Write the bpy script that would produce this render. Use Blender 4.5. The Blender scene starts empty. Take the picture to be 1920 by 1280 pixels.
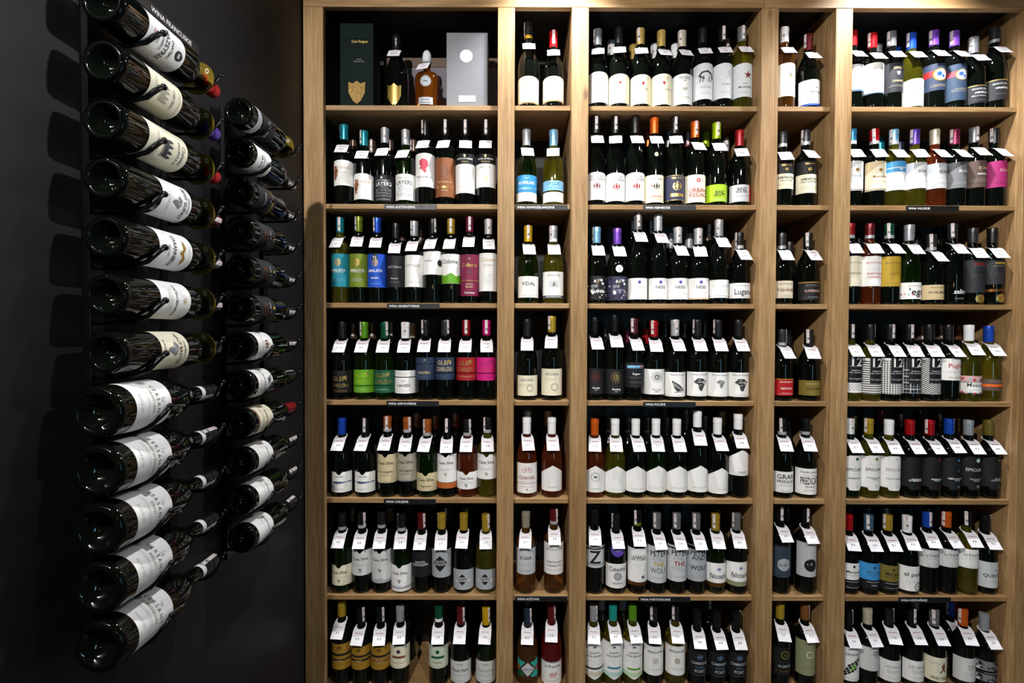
import bpy, math, random, re
from mathutils import Vector, Matrix
from mathutils.geometry import tessellate_polygon
rnd = random.Random(7)
scn = bpy.context.scene
COL = scn.collection
PI = math.pi

# ------------------------------------------------------------ camera
EYE = 1.5
F = 934.0
PITCH, ROLL = 0.0165, 0.0030
cd = bpy.data.cameras.new('camera'); cam = bpy.data.objects.new('camera', cd); COL.objects.link(cam)
cd.sensor_width = 36; cd.lens = 36*F/1920; cd.clip_start = 0.02
CROT = Matrix.Rotation(PI/2-PITCH, 3, 'X') @ Matrix.Rotation(ROLL, 3, 'Z')
cam.matrix_world = Matrix.Translation((0, 0, EYE)) @ CROT.to_4x4()
scn.camera = cam

def at(px, py, Y):
    """point of the depth plane y=Y seen at picture position px,py"""
    d = CROT @ Vector(((px-960)/F, (640-py)/F, -1))
    return Vector((0, 0, EYE)) + d*(Y/d.y)

# ------------------------------------------------------------ world, lamps, exposure
w = bpy.data.worlds.new('world'); scn.world = w; w.use_nodes = True
w.node_tree.nodes['Background'].inputs[0].default_value = (0.75, 0.85, 1.0, 1)
w.node_tree.nodes['Background'].inputs[1].default_value = 0.012
vs = scn.view_settings
vs.view_transform = 'Standard'; vs.look = 'None'; vs.gamma = 1; vs.use_curve_mapping = False
vs.exposure = 0.0

def spot(name, loc, aim, watts, size, blend, col=(1, .95, .88), rad=.03):
    l = bpy.data.lights.new(name, 'SPOT'); o = bpy.data.objects.new(name, l); COL.objects.link(o)
    l.energy = watts; l.spot_size = math.radians(size); l.spot_blend = blend; l.color = col; l.shadow_soft_size = rad
    o.location = loc; o.rotation_euler = (Vector(aim)-Vector(loc)).to_track_quat('-Z', 'Y').to_euler()
    return o
spot('track_spot_left', (-0.62, -0.35, 2.86), (0.25, 1.9, 1.10), 205, 98, .6, (1, .965, .92), .04)
spot('track_spot_right', (0.75, -0.30, 2.88), (1.15, 1.9, 0.90), 125, 84, .7, (1, .965, .92), .04)
spot('downlight_middle', (0.15, 1.64, 2.95), (0.15, 1.70, 1.3), 110, 104, .6, (.98, .98, 1), .03)
spot('downlight_right', (1.40, 1.45, 2.93), (-0.76, 0.58, 2.25), 190, 52, .9, (.97, .98, 1), .022)
spot('downlight_rail', (1.40, 1.63, 2.95), (1.40, 1.68, 1.3), 100, 116, .6, (.98, .98, 1), .03)
def area(name, loc, aim, watts, sx, sy, col):
    l = bpy.data.lights.new(name, 'AREA'); o = bpy.data.objects.new(name, l); COL.objects.link(o)
    l.shape = 'RECTANGLE'; l.size = sx; l.size_y = sy; l.energy = watts; l.color = col
    o.location = loc; o.rotation_euler = (Vector(aim)-Vector(loc)).to_track_quat('-Z', 'Y').to_euler()
area('daylight_shop_window', (1.9, -2.2, 1.35), (0.6, 1.9, 1.2), 11, .22, 1.5, (.35, .75, 1))
for bx in (0.05, 0.35):
    l = bpy.data.lights.new('pendant_bulb', 'POINT'); o = bpy.data.objects.new('pendant_bulb', l); COL.objects.link(o)
    l.energy = 3; l.color = (1, .55, .2); l.shadow_soft_size = .04; o.location = (bx, -1.6, 1.85)

# ------------------------------------------------------------ materials
def lin(h):
    c = [int(h[i:i+2], 16)/255 for i in (0, 2, 4)]
    return tuple(((x+.055)/1.055)**2.4 if x > .04045 else x/12.92 for x in c)
PAL = dict(W='efeeec', C='e6e0c6', P='d2d3d2', K='141416', R='b8141c', G='1c6b3c', N='26303f', silver='a9adb3',
  grey='77797c', dgrey='38393c', black='161618', red='b5121b', dred='6a1a20', teal='1d8496', olive='6f8220', lime='9ec41b',
  green='62a01f', dgreen='14563a', blue='1f4fc0', navy='2b3850', lblue='86bfe6', sky='3b93cf', purple='5b3fa8', violet='8350c8', gold='b99228',
  brass='d2b266', yellow='e0b21a', orange='e0631a', copper='b5602a', tan='c9b48a', ctan='cdbf98', brown='7a4a2c', cop='8a5331', white='f1f1f2',
  pink='d8a9a4', hotpink='d0187c', magenta='a02468', maroon='7a1f42', wine='5c2230', crimson='9c1722', dark='17171a', coal='1a1a1e', slate='25262b',
  turq='25a79c', mint='b8dcd0', lgreen='bfdcb0', sand='d9cfb8', cocoa='5c4a42', oliv='7a6c2c', khaki='8a8d6c', pale='cfd8c4', ink='30304a',
  mist='c6c9cc', rose='c23a52', ochre='9a7420', mustard='b8972e', bronze='8a5a30', steel='50708c', stone='a8a090', bluegrey='44587c', lav='8f86a8')
MATS = {}
def newmat(name):
    m = bpy.data.materials.new(name); m.use_nodes = True
    return m, m.node_tree, m.node_tree.nodes['Principled BSDF']
def mottled(nt, b, rgb, amt, scale, rough, rv=.08):
    n = nt.nodes.new('ShaderNodeTexNoise'); n.inputs['Scale'].default_value = scale; n.inputs['Detail'].default_value = 3
    tc = nt.nodes.new('ShaderNodeTexCoord'); nt.links.new(tc.outputs['Object'], n.inputs['Vector'])
    r = nt.nodes.new('ShaderNodeMapRange'); r.inputs[3].default_value = 1-amt; r.inputs[4].default_value = 1+amt
    nt.links.new(n.outputs['Fac'], r.inputs[0])
    mx = nt.nodes.new('ShaderNodeVectorMath'); mx.operation = 'SCALE'; mx.inputs[0].default_value = rgb
    nt.links.new(r.outputs[0], mx.inputs['Scale']); nt.links.new(mx.outputs[0], b.inputs['Base Color'])
    r2 = nt.nodes.new('ShaderNodeMapRange'); r2.inputs[3].default_value = rough-rv; r2.inputs[4].default_value = rough+rv
    nt.links.new(n.outputs['Fac'], r2.inputs[0]); nt.links.new(r2.outputs[0], b.inputs['Roughness'])
    return n
def paper(c):
    k = 'paper_'+c
    if k not in MATS:
        m, nt, b = newmat(k)
        metal = c in ('gold', 'brass', 'bronze')
        mottled(nt, b, lin(PAL[c]), .06, 160, .32 if metal else .6)
        b.inputs['Metallic'].default_value = .85 if metal else 0
        b.inputs['Specular IOR Level'].default_value = .35
        MATS[k] = m
    return MATS[k]
def ink(c):
    k = 'ink_'+c
    if k not in MATS:
        m, nt, b = newmat(k)
        metal = c in ('gold', 'brass', 'bronze', 'copper')
        mottled(nt, b, lin(PAL[c]), .1, 300, .35 if metal else .55)
        b.inputs['Metallic'].default_value = .7 if metal else 0
        MATS[k] = m
    return MATS[k]
def foil(c):
    k = 'foil_'+c
    if k not in MATS:
        m, nt, b = newmat(k)
        mottled(nt, b, lin(PAL[c]), .08, 90, .3)
        b.inputs['Metallic'].default_value = {'white': 0, 'black': .1}.get(c, .45)
        MATS[k] = m
    return MATS[k]
GL = dict(K=('070a07', 0, .0), G=('2e5210', .93, 0), Y=('d2cc3c', .96, 0), O=('e4703c', .95, 0), A=('c8843a', .94, 0), P=('d02834', .9, 0), H=('c06a1a', .9, 0))
def glass(c):
    k = 'glass_'+c
    if k not in MATS:
        m, nt, b = newmat(k)
        h, tr, _ = GL[c]
        mottled(nt, b, lin(h), .1, 12, .035, .015)
        b.inputs['Transmission Weight'].default_value = tr
        b.inputs['IOR'].default_value = 1.5
        b.inputs['Specular IOR Level'].default_value = .35 if c == 'K' else .55
        MATS[k] = m
    return MATS[k]
def solid(k, h, rough=.5, metal=0, amt=.08, scale=40, spec=.5):
    if k not in MATS:
        m, nt, b = newmat(k)
        mottled(nt, b, lin(h), amt, scale, rough)
        b.inputs['Metallic'].default_value = metal; b.inputs['Specular IOR Level'].default_value = spec
        MATS[k] = m
    return MATS[k]
def wood(axis):
    k = 'oak_'+axis
    if k in MATS: return MATS[k]
    m, nt, b = newmat(k); N = nt.nodes; L = nt.links
    tc = N.new('ShaderNodeTexCoord'); oi = N.new('ShaderNodeObjectInfo')
    add = N.new('ShaderNodeVectorMath'); add.operation = 'ADD'
    sc = N.new('ShaderNodeVectorMath'); sc.operation = 'SCALE'; sc.inputs[0].default_value = (7.3, 3.1, 5.7)
    L.new(oi.outputs['Random'], sc.inputs['Scale']); L.new(tc.outputs['Object'], add.inputs[0]); L.new(sc.outputs[0], add.inputs[1])
    def noise(s, det, dist=0):
        mp = N.new('ShaderNodeMapping'); mp.inputs['Scale'].default_value = s
        L.new(add.outputs[0], mp.inputs[0]); n = N.new('ShaderNodeTexNoise'); n.inputs['Scale'].default_value = 1
        n.inputs['Detail'].default_value = det; n.inputs['Distortion'].default_value = dist
        L.new(mp.outputs[0], n.inputs['Vector']); return n
    lo, hi = (3, 45), (9, 260)
    s1 = [lo[1]]*3; s2 = [hi[1]]*3; i = 'XYZ'.index(axis); s1[i] = lo[0]; s2[i] = hi[0]
    a = noise(s1, 4, 1.6); f = noise(s2, 3, .3); big = noise([6 if j != i else 1.5 for j in range(3)], 2, .5)
    cr = N.new('ShaderNodeValToRGB'); e = cr.color_ramp.elements
    e[0].position = .28; e[0].color = (*lin('7f603a'), 1); e[1].position = .72; e[1].color = (*lin('b4946b'), 1)
    e2 = cr.color_ramp.elements.new(.5); e2.color = (*lin('9d7c53'), 1)
    mix = N.new('ShaderNodeMath'); mix.operation = 'MULTIPLY_ADD'; mix.inputs[1].default_value = .55; L.new(a.outputs['Fac'], mix.inputs[0])
    m2 = N.new('ShaderNodeMath'); m2.operation = 'MULTIPLY'; m2.inputs[1].default_value = .45; L.new(big.outputs['Fac'], m2.inputs[0]); L.new(m2.outputs[0], mix.inputs[2])
    L.new(mix.outputs[0], cr.inputs[0])
    fr = N.new('ShaderNodeMapRange'); fr.inputs[1].default_value = .35; fr.inputs[2].default_value = .65; fr.inputs[3].default_value = .78; fr.inputs[4].default_value = 1.1
    L.new(f.outputs['Fac'], fr.inputs[0])
    mu = N.new('ShaderNodeVectorMath'); mu.operation = 'SCALE'; L.new(cr.outputs[0], mu.inputs[0]); L.new(fr.outputs[0], mu.inputs['Scale'])
    # scattered knots
    vo = N.new('ShaderNodeTexVoronoi'); mp = N.new('ShaderNodeMapping'); mp.inputs['Scale'].default_value = [5 if j != i else 2.2 for j in range(3)]
    L.new(add.outputs[0], mp.inputs[0]); L.new(mp.outputs[0], vo.inputs['Vector']); vo.inputs['Scale'].default_value = 1
    kr = N.new('ShaderNodeMapRange'); kr.inputs[1].default_value = .02; kr.inputs[2].default_value = .07; kr.inputs[3].default_value = .45; kr.inputs[4].default_value = 1
    L.new(vo.outputs['Distance'], kr.inputs[0])
    mu2 = N.new('ShaderNodeVectorMath'); mu2.operation = 'SCALE'; L.new(mu.outputs[0], mu2.inputs[0]); L.new(kr.outputs[0], mu2.inputs['Scale'])
    L.new(mu2.outputs[0], b.inputs['Base Color']); b.inputs['Roughness'].default_value = .55
    bp = N.new('ShaderNodeBump'); bp.inputs['Strength'].default_value = .15; bp.inputs['Distance'].default_value = .001
    L.new(f.outputs['Fac'], bp.inputs['Height']); L.new(bp.outputs[0], b.inputs['Normal'])
    b.inputs['Specular IOR Level'].default_value = .3
    MATS[k] = m
    return m

# ------------------------------------------------------------ mesh helpers
def link(name, me, parent=None):
    o = bpy.data.objects.new(name, me); COL.objects.link(o)
    if parent is not None: o.parent = parent
    return o
def mk(name, v, f, mats, parent=None, fm=None, smooth=False, sharp=None):
    me = bpy.data.meshes.new(name); me.from_pydata([tuple(x) for x in v], [], f)
    for m in (mats if isinstance(mats, (list, tuple)) else [mats]): me.materials.append(m)
    if fm: me.polygons.foreach_set('material_index', fm)
    if smooth:
        me.polygons.foreach_set('use_smooth', [True]*len(me.polygons))
        if sharp: me.set_sharp_from_angle(angle=sharp)
    me.update()
    return link(name, me, parent)
def empty(name, loc, label, cat, group=None):
    o = link(name, None); o.empty_display_size = .02
    o.location = loc; o['label'] = label; o['category'] = cat
    if group: o['group'] = group
    return o
def boxvf(x0, x1, y0, y1, z0, z1, c=0.0):
    """box, edges chamfered by c"""
    if c <= 0:
        v = [(x, y, z) for x in (x0, x1) for y in (y0, y1) for z in (z0, z1)]
        return v, [(0, 1, 3, 2), (4, 6, 7, 5), (0, 4, 5, 1), (2, 3, 7, 6), (0, 2, 6, 4), (1, 5, 7, 3)]
    X, Y, Z = (x0, x1), (y0, y1), (z0, z1); v = []; idx = {}
    for i in (0, 1):
        for j in (0, 1):
            for k in (0, 1):
                for a in range(3):
                    p = [X[i], Y[j], Z[k]]; s = (1-2*i, 1-2*j, 1-2*k)
                    for q in range(3):
                        if q != a: p[q] += s[q]*c
                    idx[i, j, k, a] = len(v); v.append(tuple(p))
    f = []
    for a in range(3):
        b_, c_ = [q for q in range(3) if q != a]
        for s in (0, 1):
            quad = []
            for (u, w_) in ((0, 0), (1, 0), (1, 1), (0, 1)):
                t = [0, 0, 0]; t[a] = s; t[b_] = u; t[c_] = w_; quad.append(idx[t[0], t[1], t[2], a])
            f.append(tuple(quad if (s == 1) == (a != 1) else quad[::-1]))
        for u in (0, 1):
            for w_ in (0, 1):
                t0 = [0, 0, 0]; t0[b_] = u; t0[c_] = w_; t1 = t0[:]; t1[a] = 1
                f.append((idx[(*t0, b_)], idx[(*t1, b_)], idx[(*t1, c_)], idx[(*t0, c_)]))
    for i in (0, 1):
        for j in (0, 1):
            for k in (0, 1): f.append(tuple(idx[i, j, k, a] for a in range(3)))
    return v, f
def box(name, x0, x1, y0, y1, z0, z1, mat, parent=None, c=.0012):
    v, f = boxvf(x0, x1, y0, y1, z0, z1, c); return mk(name, v, f, mat, parent)
def lathe(prof, seg=40, cap0=True, cap1=True, ax=1.0):
    v = []; f = []
    for r, z in prof:
        for i in range(seg):
            a = 2*PI*i/seg; v.append((r*math.cos(a), r*math.sin(a)*ax, z))
    for k in range(len(prof)-1):
        for i in range(seg):
            j = (i+1) % seg; f.append((k*seg+i, k*seg+j, (k+1)*seg+j, (k+1)*seg+i))
    if cap0: f.append(tuple(range(seg-1, -1, -1)))
    if cap1: f.append(tuple((len(prof)-1)*seg+i for i in range(seg)))
    return v, f
def tube(pts, r, seg=8, ball=0):
    """round bar through pts, ball on its last end"""
    v = []; f = []; n = len(pts); P = [Vector(p) for p in pts]
    for k in range(n):
        t = (P[min(k+1, n-1)]-P[max(k-1, 0)]).normalized()
        up = Vector((0, 1, 0)) if abs(t.y) < .9 else Vector((1, 0, 0))
        a = t.cross(up).normalized(); b = t.cross(a)
        for i in range(seg):
            an = 2*PI*i/seg; v.append(P[k]+(a*math.cos(an)+b*math.sin(an))*r)
    for k in range(n-1):
        for i in range(seg):
            j = (i+1) % seg; f.append((k*seg+i, k*seg+j, (k+1)*seg+j, (k+1)*seg+i))
    f.append(tuple(range(seg-1, -1, -1))); f.append(tuple((n-1)*seg+i for i in range(seg)))
    if ball:
        c = P[-1]; base = len(v); R = 5
        for a in range(R+1):
            th = PI*a/R
            for i in range(seg):
                ph = 2*PI*i/seg; v.append(c+Vector((math.sin(th)*math.cos(ph), math.sin(th)*math.sin(ph), math.cos(th)))*ball)
        for a in range(R):
            for i in range(seg):
                j = (i+1) % seg; f.append((base+a*seg+i, base+(a+1)*seg+i, base+(a+1)*seg+j, base+a*seg+j))
    return v, f

# ------------------------------------------------------------ flat print: polygons in label plane (metres), wrapped on the glass
TEXTS = {}
def text_tris(s):
    if s not in TEXTS:
        cu = bpy.data.curves.new('t', 'FONT'); cu.body = s; cu.size = 1; cu.resolution_u = 2; cu.align_x = 'CENTER'; cu.offset = .012
        o = bpy.data.objects.new('t', cu); me = bpy.data.meshes.new_from_object(o)
        me.calc_loop_triangles()
        vs_ = [v.co.xy.copy() for v in me.vertices]
        tr = [tuple(t.vertices) for t in me.loop_triangles]
        bpy.data.objects.remove(o); bpy.data.curves.remove(cu); bpy.data.meshes.remove(me)
        w_ = (max(v.x for v in vs_)-min(v.x for v in vs_)) if vs_ else 1
        TEXTS[s] = ([tuple(v) for v in vs_], tr, w_)
    return TEXTS[s]
def clip(poly, x, keep_less):
    out = []; n = len(poly)
    for i in range(n):
        a, b = poly[i], poly[(i+1) % n]
        ia, ib = (a[0] <= x) == keep_less, (b[0] <= x) == keep_less
        if ia: out.append(a)
        if ia != ib and a[0] != b[0]:
            t = (x-a[0])/(b[0]-a[0]); out.append((x, a[1]+t*(b[1]-a[1])))
    return out
class Print:
    def __init__(s): s.p = []          # (convex polygon, colour)
    def conv(s, poly, col):
        x0 = min(q[0] for q in poly); x1 = max(q[0] for q in poly); st = .005
        if x1-x0 < st*1.3: s.p.append((poly, col)); return
        k = math.floor(x0/st)+1; rest = poly
        while k*st < x1 and len(rest) > 2:
            a = clip(rest, k*st, True)
            if len(a) > 2: s.p.append((a, col))
            rest = clip(rest, k*st, False); k += 1
        if len(rest) > 2: s.p.append((rest, col))
    def poly(s, pts, col):
        for t in tessellate_polygon([[Vector((x, y, 0)) for x, y in pts]]):
            s.conv([pts[i] for i in t], col)
    def rect(s, x0, x1, y0, y1, col): s.conv([(x0, y0), (x1, y0), (x1, y1), (x0, y1)], col)
    def disc(s, x, y, r, col, n=16, sy=1): s.conv([(x+r*math.cos(2*PI*i/n), y+r*sy*math.sin(2*PI*i/n)) for i in range(n)], col)
    def ring(s, x, y, r0, r1, col, n=18):
        for i in range(n):
            a, b = 2*PI*i/n, 2*PI*(i+1)/n
            s.conv([(x+r0*math.cos(a), y+r0*math.sin(a)), (x+r1*math.cos(a), y+r1*math.sin(a)), (x+r1*math.cos(b), y+r1*math.sin(b)), (x+r0*math.cos(b), y+r0*math.sin(b))], col)
    def line(s, x0, y0, x1, y1, w_, col):
        d = math.hypot(x1-x0, y1-y0) or 1; nx, ny = -(y1-y0)/d*w_/2, (x1-x0)/d*w_/2
        s.conv([(x0+nx, y0+ny), (x0-nx, y0-ny), (x1-nx, y1-ny), (x1+nx, y1+ny)], col)
    def text(s, t, x, y, h, col, maxw=1):
        vs_, tr, w_ = text_tris(t); k = h/.7; kx = k*min(1, maxw/(w_*k))
        for a in tr: s.conv([(x+vs_[i][0]*kx, y-h/2+vs_[i][1]*k) for i in a], col)
def emblem(P, kind, x, y, s, c, w_, h_):
    """s: size in metres; w_,h_: half label width and height"""
    R = random.Random(kind+str(round(x*1000))+c)
    if kind == 'disc': P.disc(x, y, s/2, c)
    elif kind == 'ring': P.ring(x, y, s*.38, s/2, c)
    elif kind == 'rings':
        for q in (.5, .36, .22): P.ring(x, y, s*(q-.07), s*q, c)
        P.disc(x, y, s*.07, c)
    elif kind == 'sun':
        P.ring(x, y, s*.14, s*.22, c)
        P.ring(x+s*.02, y, s*.02, s*.07, c, 8)
        for i in range(14):
            a = 2*PI*i/14; P.line(x+s*.27*math.cos(a), y+s*.27*math.sin(a), x+s*.5*math.cos(a), y+s*.5*math.sin(a), s*.035, c)
    elif kind == 'shield':
        P.poly([(x-s*.42, y+s*.45), (x-s*.2, y+s*.38), (x, y+s*.5), (x+s*.2, y+s*.38), (x+s*.42, y+s*.45), (x+s*.4, y-s*.05), (x+s*.2, y-s*.4), (x, y-s*.55), (x-s*.2, y-s*.4), (x-s*.4, y-s*.05)], c)
    elif kind == 'crest':
        P.poly([(x-s*.18, y+s*.2), (x+s*.18, y+s*.2), (x+s*.15, y-s*.2), (x, y-s*.35), (x-s*.15, y-s*.2)], c)
        for q in (-1, 1):
            P.poly([(x+q*s*.22, y-s*.3), (x+q*s*.3, y+s*.1), (x+q*s*.24, y+s*.35), (x+q*s*.42, y+s*.2), (x+q*s*.5, y-s*.1), (x+q*s*.38, y-s*.32)], c)
        P.disc(x, y+s*.34, s*.1, c, 8)
        P.line(x-s*.3, y-s*.42, x+s*.3, y-s*.42, s*.07, c)
    elif kind == 'wings':
        for q in (-1, 1): P.poly([(x, y), (x+q*s*.2, y+s*.12), (x+q*s*.5, y+s*.02), (x+q*s*.36, y-s*.06), (x+q*s*.14, y-s*.04), (x, y-s*.22)], c)
    elif kind == 'lines':
        n = max(2, int(s/.0035))
        for i in range(n):
            hw = w_*(.3+.35*R.random()); yy = y+s/2-i*.0035; xx = x-hw
            while xx < x+hw:
                ww = .0015+.004*R.random(); P.rect(xx, min(xx+ww, x+hw), yy-.0004, yy+.0004, c); xx += ww+.001
    elif kind == 'bar': P.rect(-w_, w_, y-s/2, y+s/2, c)
    elif kind == 'midbar': P.rect(x-w_*.5, x+w_*.5, y-s/2, y+s/2, c)
    elif kind == 'side': P.rect(w_*.45, w_, -h_, h_, c)
    elif kind == 'diamond': P.conv([(x-s/2, y), (x, y-s*.5), (x+s/2, y), (x, y+s*.5)], c)
    elif kind == 'bull':
        P.poly([(x-.5*s, y+.02*s), (x-.3*s, y+.3*s), (x+.1*s, y+.38*s), (x+.4*s, y+.2*s), (x+.5*s, y-.1*s), (x+.42*s, y-.12*s), (x+.32*s, y+.12*s), (x+.05*s, y+.28*s), (x-.22*s, y+.22*s), (x-.36*s, y+.05*s)], c)
        for q in (-.3, -.15, .2, .36): P.line(x+q*s, y+.08*s, x+(q-.08)*s, y-.3*s, s*.05, c)
        P.line(x-.4*s, y+.05*s, x-.1*s, y-.12*s, s*.08, c)
    elif kind == 'star':
        P.poly([(x+s*.5*(1 if i % 2 == 0 else .35)*math.cos(i*PI/5+.3), y+s*.5*(1 if i % 2 == 0 else .35)*math.sin(i*PI/5+.3)) for i in range(10)], c)
    elif kind == 'head':
        P.poly([(x+a*s, y+b*s) for a, b in [(-.3, -.2), (-.1, -.28), (.05, -.5), (.2, -.45), (.15, -.2), (.22, -.18), (.25, -.06), (.34, -.02), (.28, .1), (.3, .25), (.15, .42), (-.1, .45), (-.28, .3), (-.3, .08), (-.18, -.08)]], c)
    elif kind == 'vase':
        for q, r in ((.36, .16), (.1, .3), (-.16, .24), (-.38, .12)): P.disc(x+R.uniform(-.04, .04)*s, y+q*s, r*s*.8, c, 9)
        P.line(x-.2*s, y+.5*s, x+.2*s, y+.42*s, .05*s, c); P.line(x-.15*s, y-.5*s, x+.15*s, y-.44*s, .05*s, c)
    elif kind == 'castle':
        P.rect(x-.45*s, x+.45*s, y-.25*s, y+.05*s, c)
        for q in (-.4, -.15, .15, .4): P.poly([(x+(q-.08)*s, y), (x+(q+.08)*s, y), (x+(q+.08)*s, y+.2*s), (x+q*s, y+.38*s), (x+(q-.08)*s, y+.2*s)], c)
        P.line(x-.5*s, y-.32*s, x+.5*s, y-.32*s, .04*s, c)
    elif kind == 'rock':
        P.poly([(x+a*s, y+b*s) for a, b in [(-.5, .2), (-.2, .5), (.2, .48), (.5, .25), (.3, -.1), (.12, -.5), (-.08, -.4), (-.15, 0)]], c)
        for i in range(9):
            a = R.uniform(-.3, .25)*s; b = R.uniform(-.1, .35)*s; P.line(x+a, y+b, x+a+.18*s, y+b+.05*s, .03*s, 'W')
    elif kind == 'bird':
        P.poly([(x+a*s, y+b*s) for a, b in [(-.5, .45), (-.2, .3), (.1, .1), (.5, -.3), (.2, -.32), (-.1, -.4), (-.3, -.1)]], c)
        for i in range(6): P.line(x+(-.35+.12*i)*s, y+(.3-.1*i)*s, x+(-.3+.12*i)*s, y+(.02-.07*i)*s, .035*s, 'W')
        P.line(x-.3*s, y-.45*s, x+.5*s, y-.38*s, .03*s, c)
    elif kind == 'bike':
        for q in (-.3, .3): P.ring(x+q*s, y-.1*s, .16*s, .2*s, c, 14)
        for a in ((-.3, -.1, -.1, .15), (-.1, .15, .2, .15), (.2, .15, .3, -.1), (-.1, .15, 0, -.1), (0, -.1, .2, .15), (-.3, -.1, 0, -.1), (.2, .15, .17, .27), (.1, .27, .24, .27), (-.18, .2, -.04, .2)): P.line(x+a[0]*s, y+a[1]*s, x+a[2]*s, y+a[3]*s, .025*s, c)
    elif kind == 'wheel':
        P.ring(x, y, .42*s, .5*s, c); P.disc(x, y, .08*s, c, 8)
        for i in range(6): P.line(x, y, x+.44*s*math.cos(i*PI/3), y+.44*s*math.sin(i*PI/3), .02*s, c)
    elif kind == 'rosette':
        P.ring(x, y, .4*s, .5*s, c); P.ring(x, y, .12*s, .2*s, c)
        for i in range(8): P.disc(x+.3*s*math.cos(i*PI/4), y+.3*s*math.sin(i*PI/4), .07*s, c, 6)
    elif kind == 'hills':
        P.poly([(-w_, -h_), (w_, -h_), (w_, y+s*.2), (w_*.5, y-s*.2), (w_*.1, y+s*.5), (-w_*.4, y-s*.1), (-w_, y+s*.35)], c)
    elif kind == 'waves':
        for i in range(4):
            P.poly([(-w_*.9, y-s*.1+i*s*.12), (-w_*.2, y+s*.2-i*s*.1), (w_*.9, y+s*.05+i*s*.05), (w_*.9, y-s*.04+i*s*.05), (-w_*.2, y+s*.1-i*s*.1)], c)
    elif kind == 'photo':
        for i in range(34):
            cx, cy = R.uniform(-.9, .9)*w_, R.uniform(-.88, .88)*h_; r = .0025+.006*R.random(); col = R.choice(['W', 'mist', 'grey', 'dgrey', 'K', 'K'])
            P.poly([(max(-w_, min(w_, cx+r*R.uniform(.6, 1.3)*math.cos(q))), max(-h_, min(h_, cy+r*R.uniform(.6, 1.3)*math.sin(q)))) for q in [j*PI/3.5 for j in range(7)]], col)
    elif kind == 'dots':
        for i in range(-4, 5):
            for j in range(4): P.disc(i*.0095+(j % 2)*.0047, y-s/2+j*.0065+.003, .0017, c, 7)
    elif kind == 'hstripes':
        n = int(2*h_/.0085)
        for i in range(n): P.rect(-w_, w_, -h_+i*.0085, -h_+i*.0085+.0035, c)
    elif kind == 'pinlines':
        n = int(2*h_/.005)
        for i in range(n): P.rect(-w_, w_, -h_+i*.005, -h_+i*.005+.0012, c)
    elif kind == 'hound':
        g = .0085; nx = int(2*w_/g)+1
        for i in range(nx):
            for j in range(int(2*h_/g)):
                a, b = -w_+i*g, -h_+j*g
                P.conv([(a, b), (a+g*.5, b), (a+g*.5, b+g*.5), (a, b+g*.5)], c)
                P.conv([(a+g*.5, b+g*.5), (a+g*.5, b+g*.3), (a+g*.95, b+g*.75), (a+g*.75, b+g*.75)], c)
                P.conv([(a+g*.15, b+g*.5), (a+g*.4, b+g*.5), (a+g*.15, b+g*.95)], c)
    elif kind == 'plaid':
        for i in range(8): P.rect(-w_, w_, -h_+(i+.2)*.012, -h_+(i+.2)*.012+(.0045 if i % 2 else .0012), c)
        for i in range(9): P.rect(-w_+i*.011, -w_+i*.011+(.0035 if i % 2 else .001), -h_, h_, c)
    elif kind == 'chevron':
        n = int(2*h_/.0075)
        for i in range(-1, n):
            for j in range(8):
                a = -w_+j*.0125; up = j % 2; b = -h_+i*.0075+.001
                y0, y1 = (b, b+.009) if up else (b+.009, b)
                q = [(a, y0), (a+.0125, y1), (a+.0125, y1+.0036), (a, y0+.0036)]
                q = [(min(w_, u), max(-h_, min(h_, v))) for u, v in q]
                P.conv(q, c)
    elif kind == 'tiles':
        for i in range(5):
            for j in range(4):
                col = 'green' if (i, j) in ((2, 1), (2, 2), (3, 1)) else 'dark'
                a = x+(i-2.4)*s*.17+(j-1.5)*s*.11; b = y+(j-1.5)*s*.22+(i-2)*s*.12
                P.conv([(a-.08*s, b-.1*s), (a+.06*s, b-.05*s), (a+.1*s, b+.1*s), (a-.04*s, b+.05*s)], col)
    elif kind == 'person':
        P.poly([(x+a*s, y+b*s) for a, b in [(-.35, -.5), (-.1, -.1), (-.2, .15), (-.05, .35), (.1, .5), (.16, .38), (.1, .3), (.22, .05), (.1, -.1), (.3, -.45), (.2, -.48), (0, -.2), (-.25, -.52)]], c)
    elif kind == 'pig':
        P.disc(x, y, .34*s, c, 14, .6); P.disc(x+.32*s, y+.04*s, .16*s, c, 10)
        for q in (-.2, -.08, .12, .24): P.rect(x+(q-.03)*s, x+(q+.03)*s, y-.36*s, y-.1*s, c)
    elif kind == 'flowers':
        for i in range(9):
            col = ['rose', 'pink', 'lblue', 'rose', 'mist', 'maroon'][i % 6]
            P.disc(x+(-1+2*i/8)*w_*.85, y+R.uniform(-.3, .3)*s, s*R.uniform(.28, .45), col, 9)
    elif kind == 'pond':
        P.disc(x, y, s/2, c, 18)
    elif kind == 'harlequin':
        for (a, b, cc) in ((-1, 1, 'turq'), (1, 1, 'turq'), (-1, -1, 'dgreen'), (1, -1, 'turq')):
            P.poly([(a*w_, b*h_), (a*w_*.45, b*h_*.35), (a*w_*.2, b*h_*.62), (a*w_*.85, b*h_*.15) if 0 else (a*w_*.4, b*h_*.7)], cc)
            P.conv([(a*w_, b*h_*.9), (a*w_, b*h_*.3), (a*w_*.55, b*h_*.1), (a*w_*.22, b*h_*.75)], cc)
        for a, cc in ((-1, 'orange'), (1, 'rose')): P.conv([(a*w_, h_*.25), (a*w_, -h_*.3), (a*w_*.62, 0)], cc)
    elif kind == 'ship':
        P.rect(x-.5*s, x+.5*s, y-.35*s, y+.35*s, 'mist')
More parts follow.
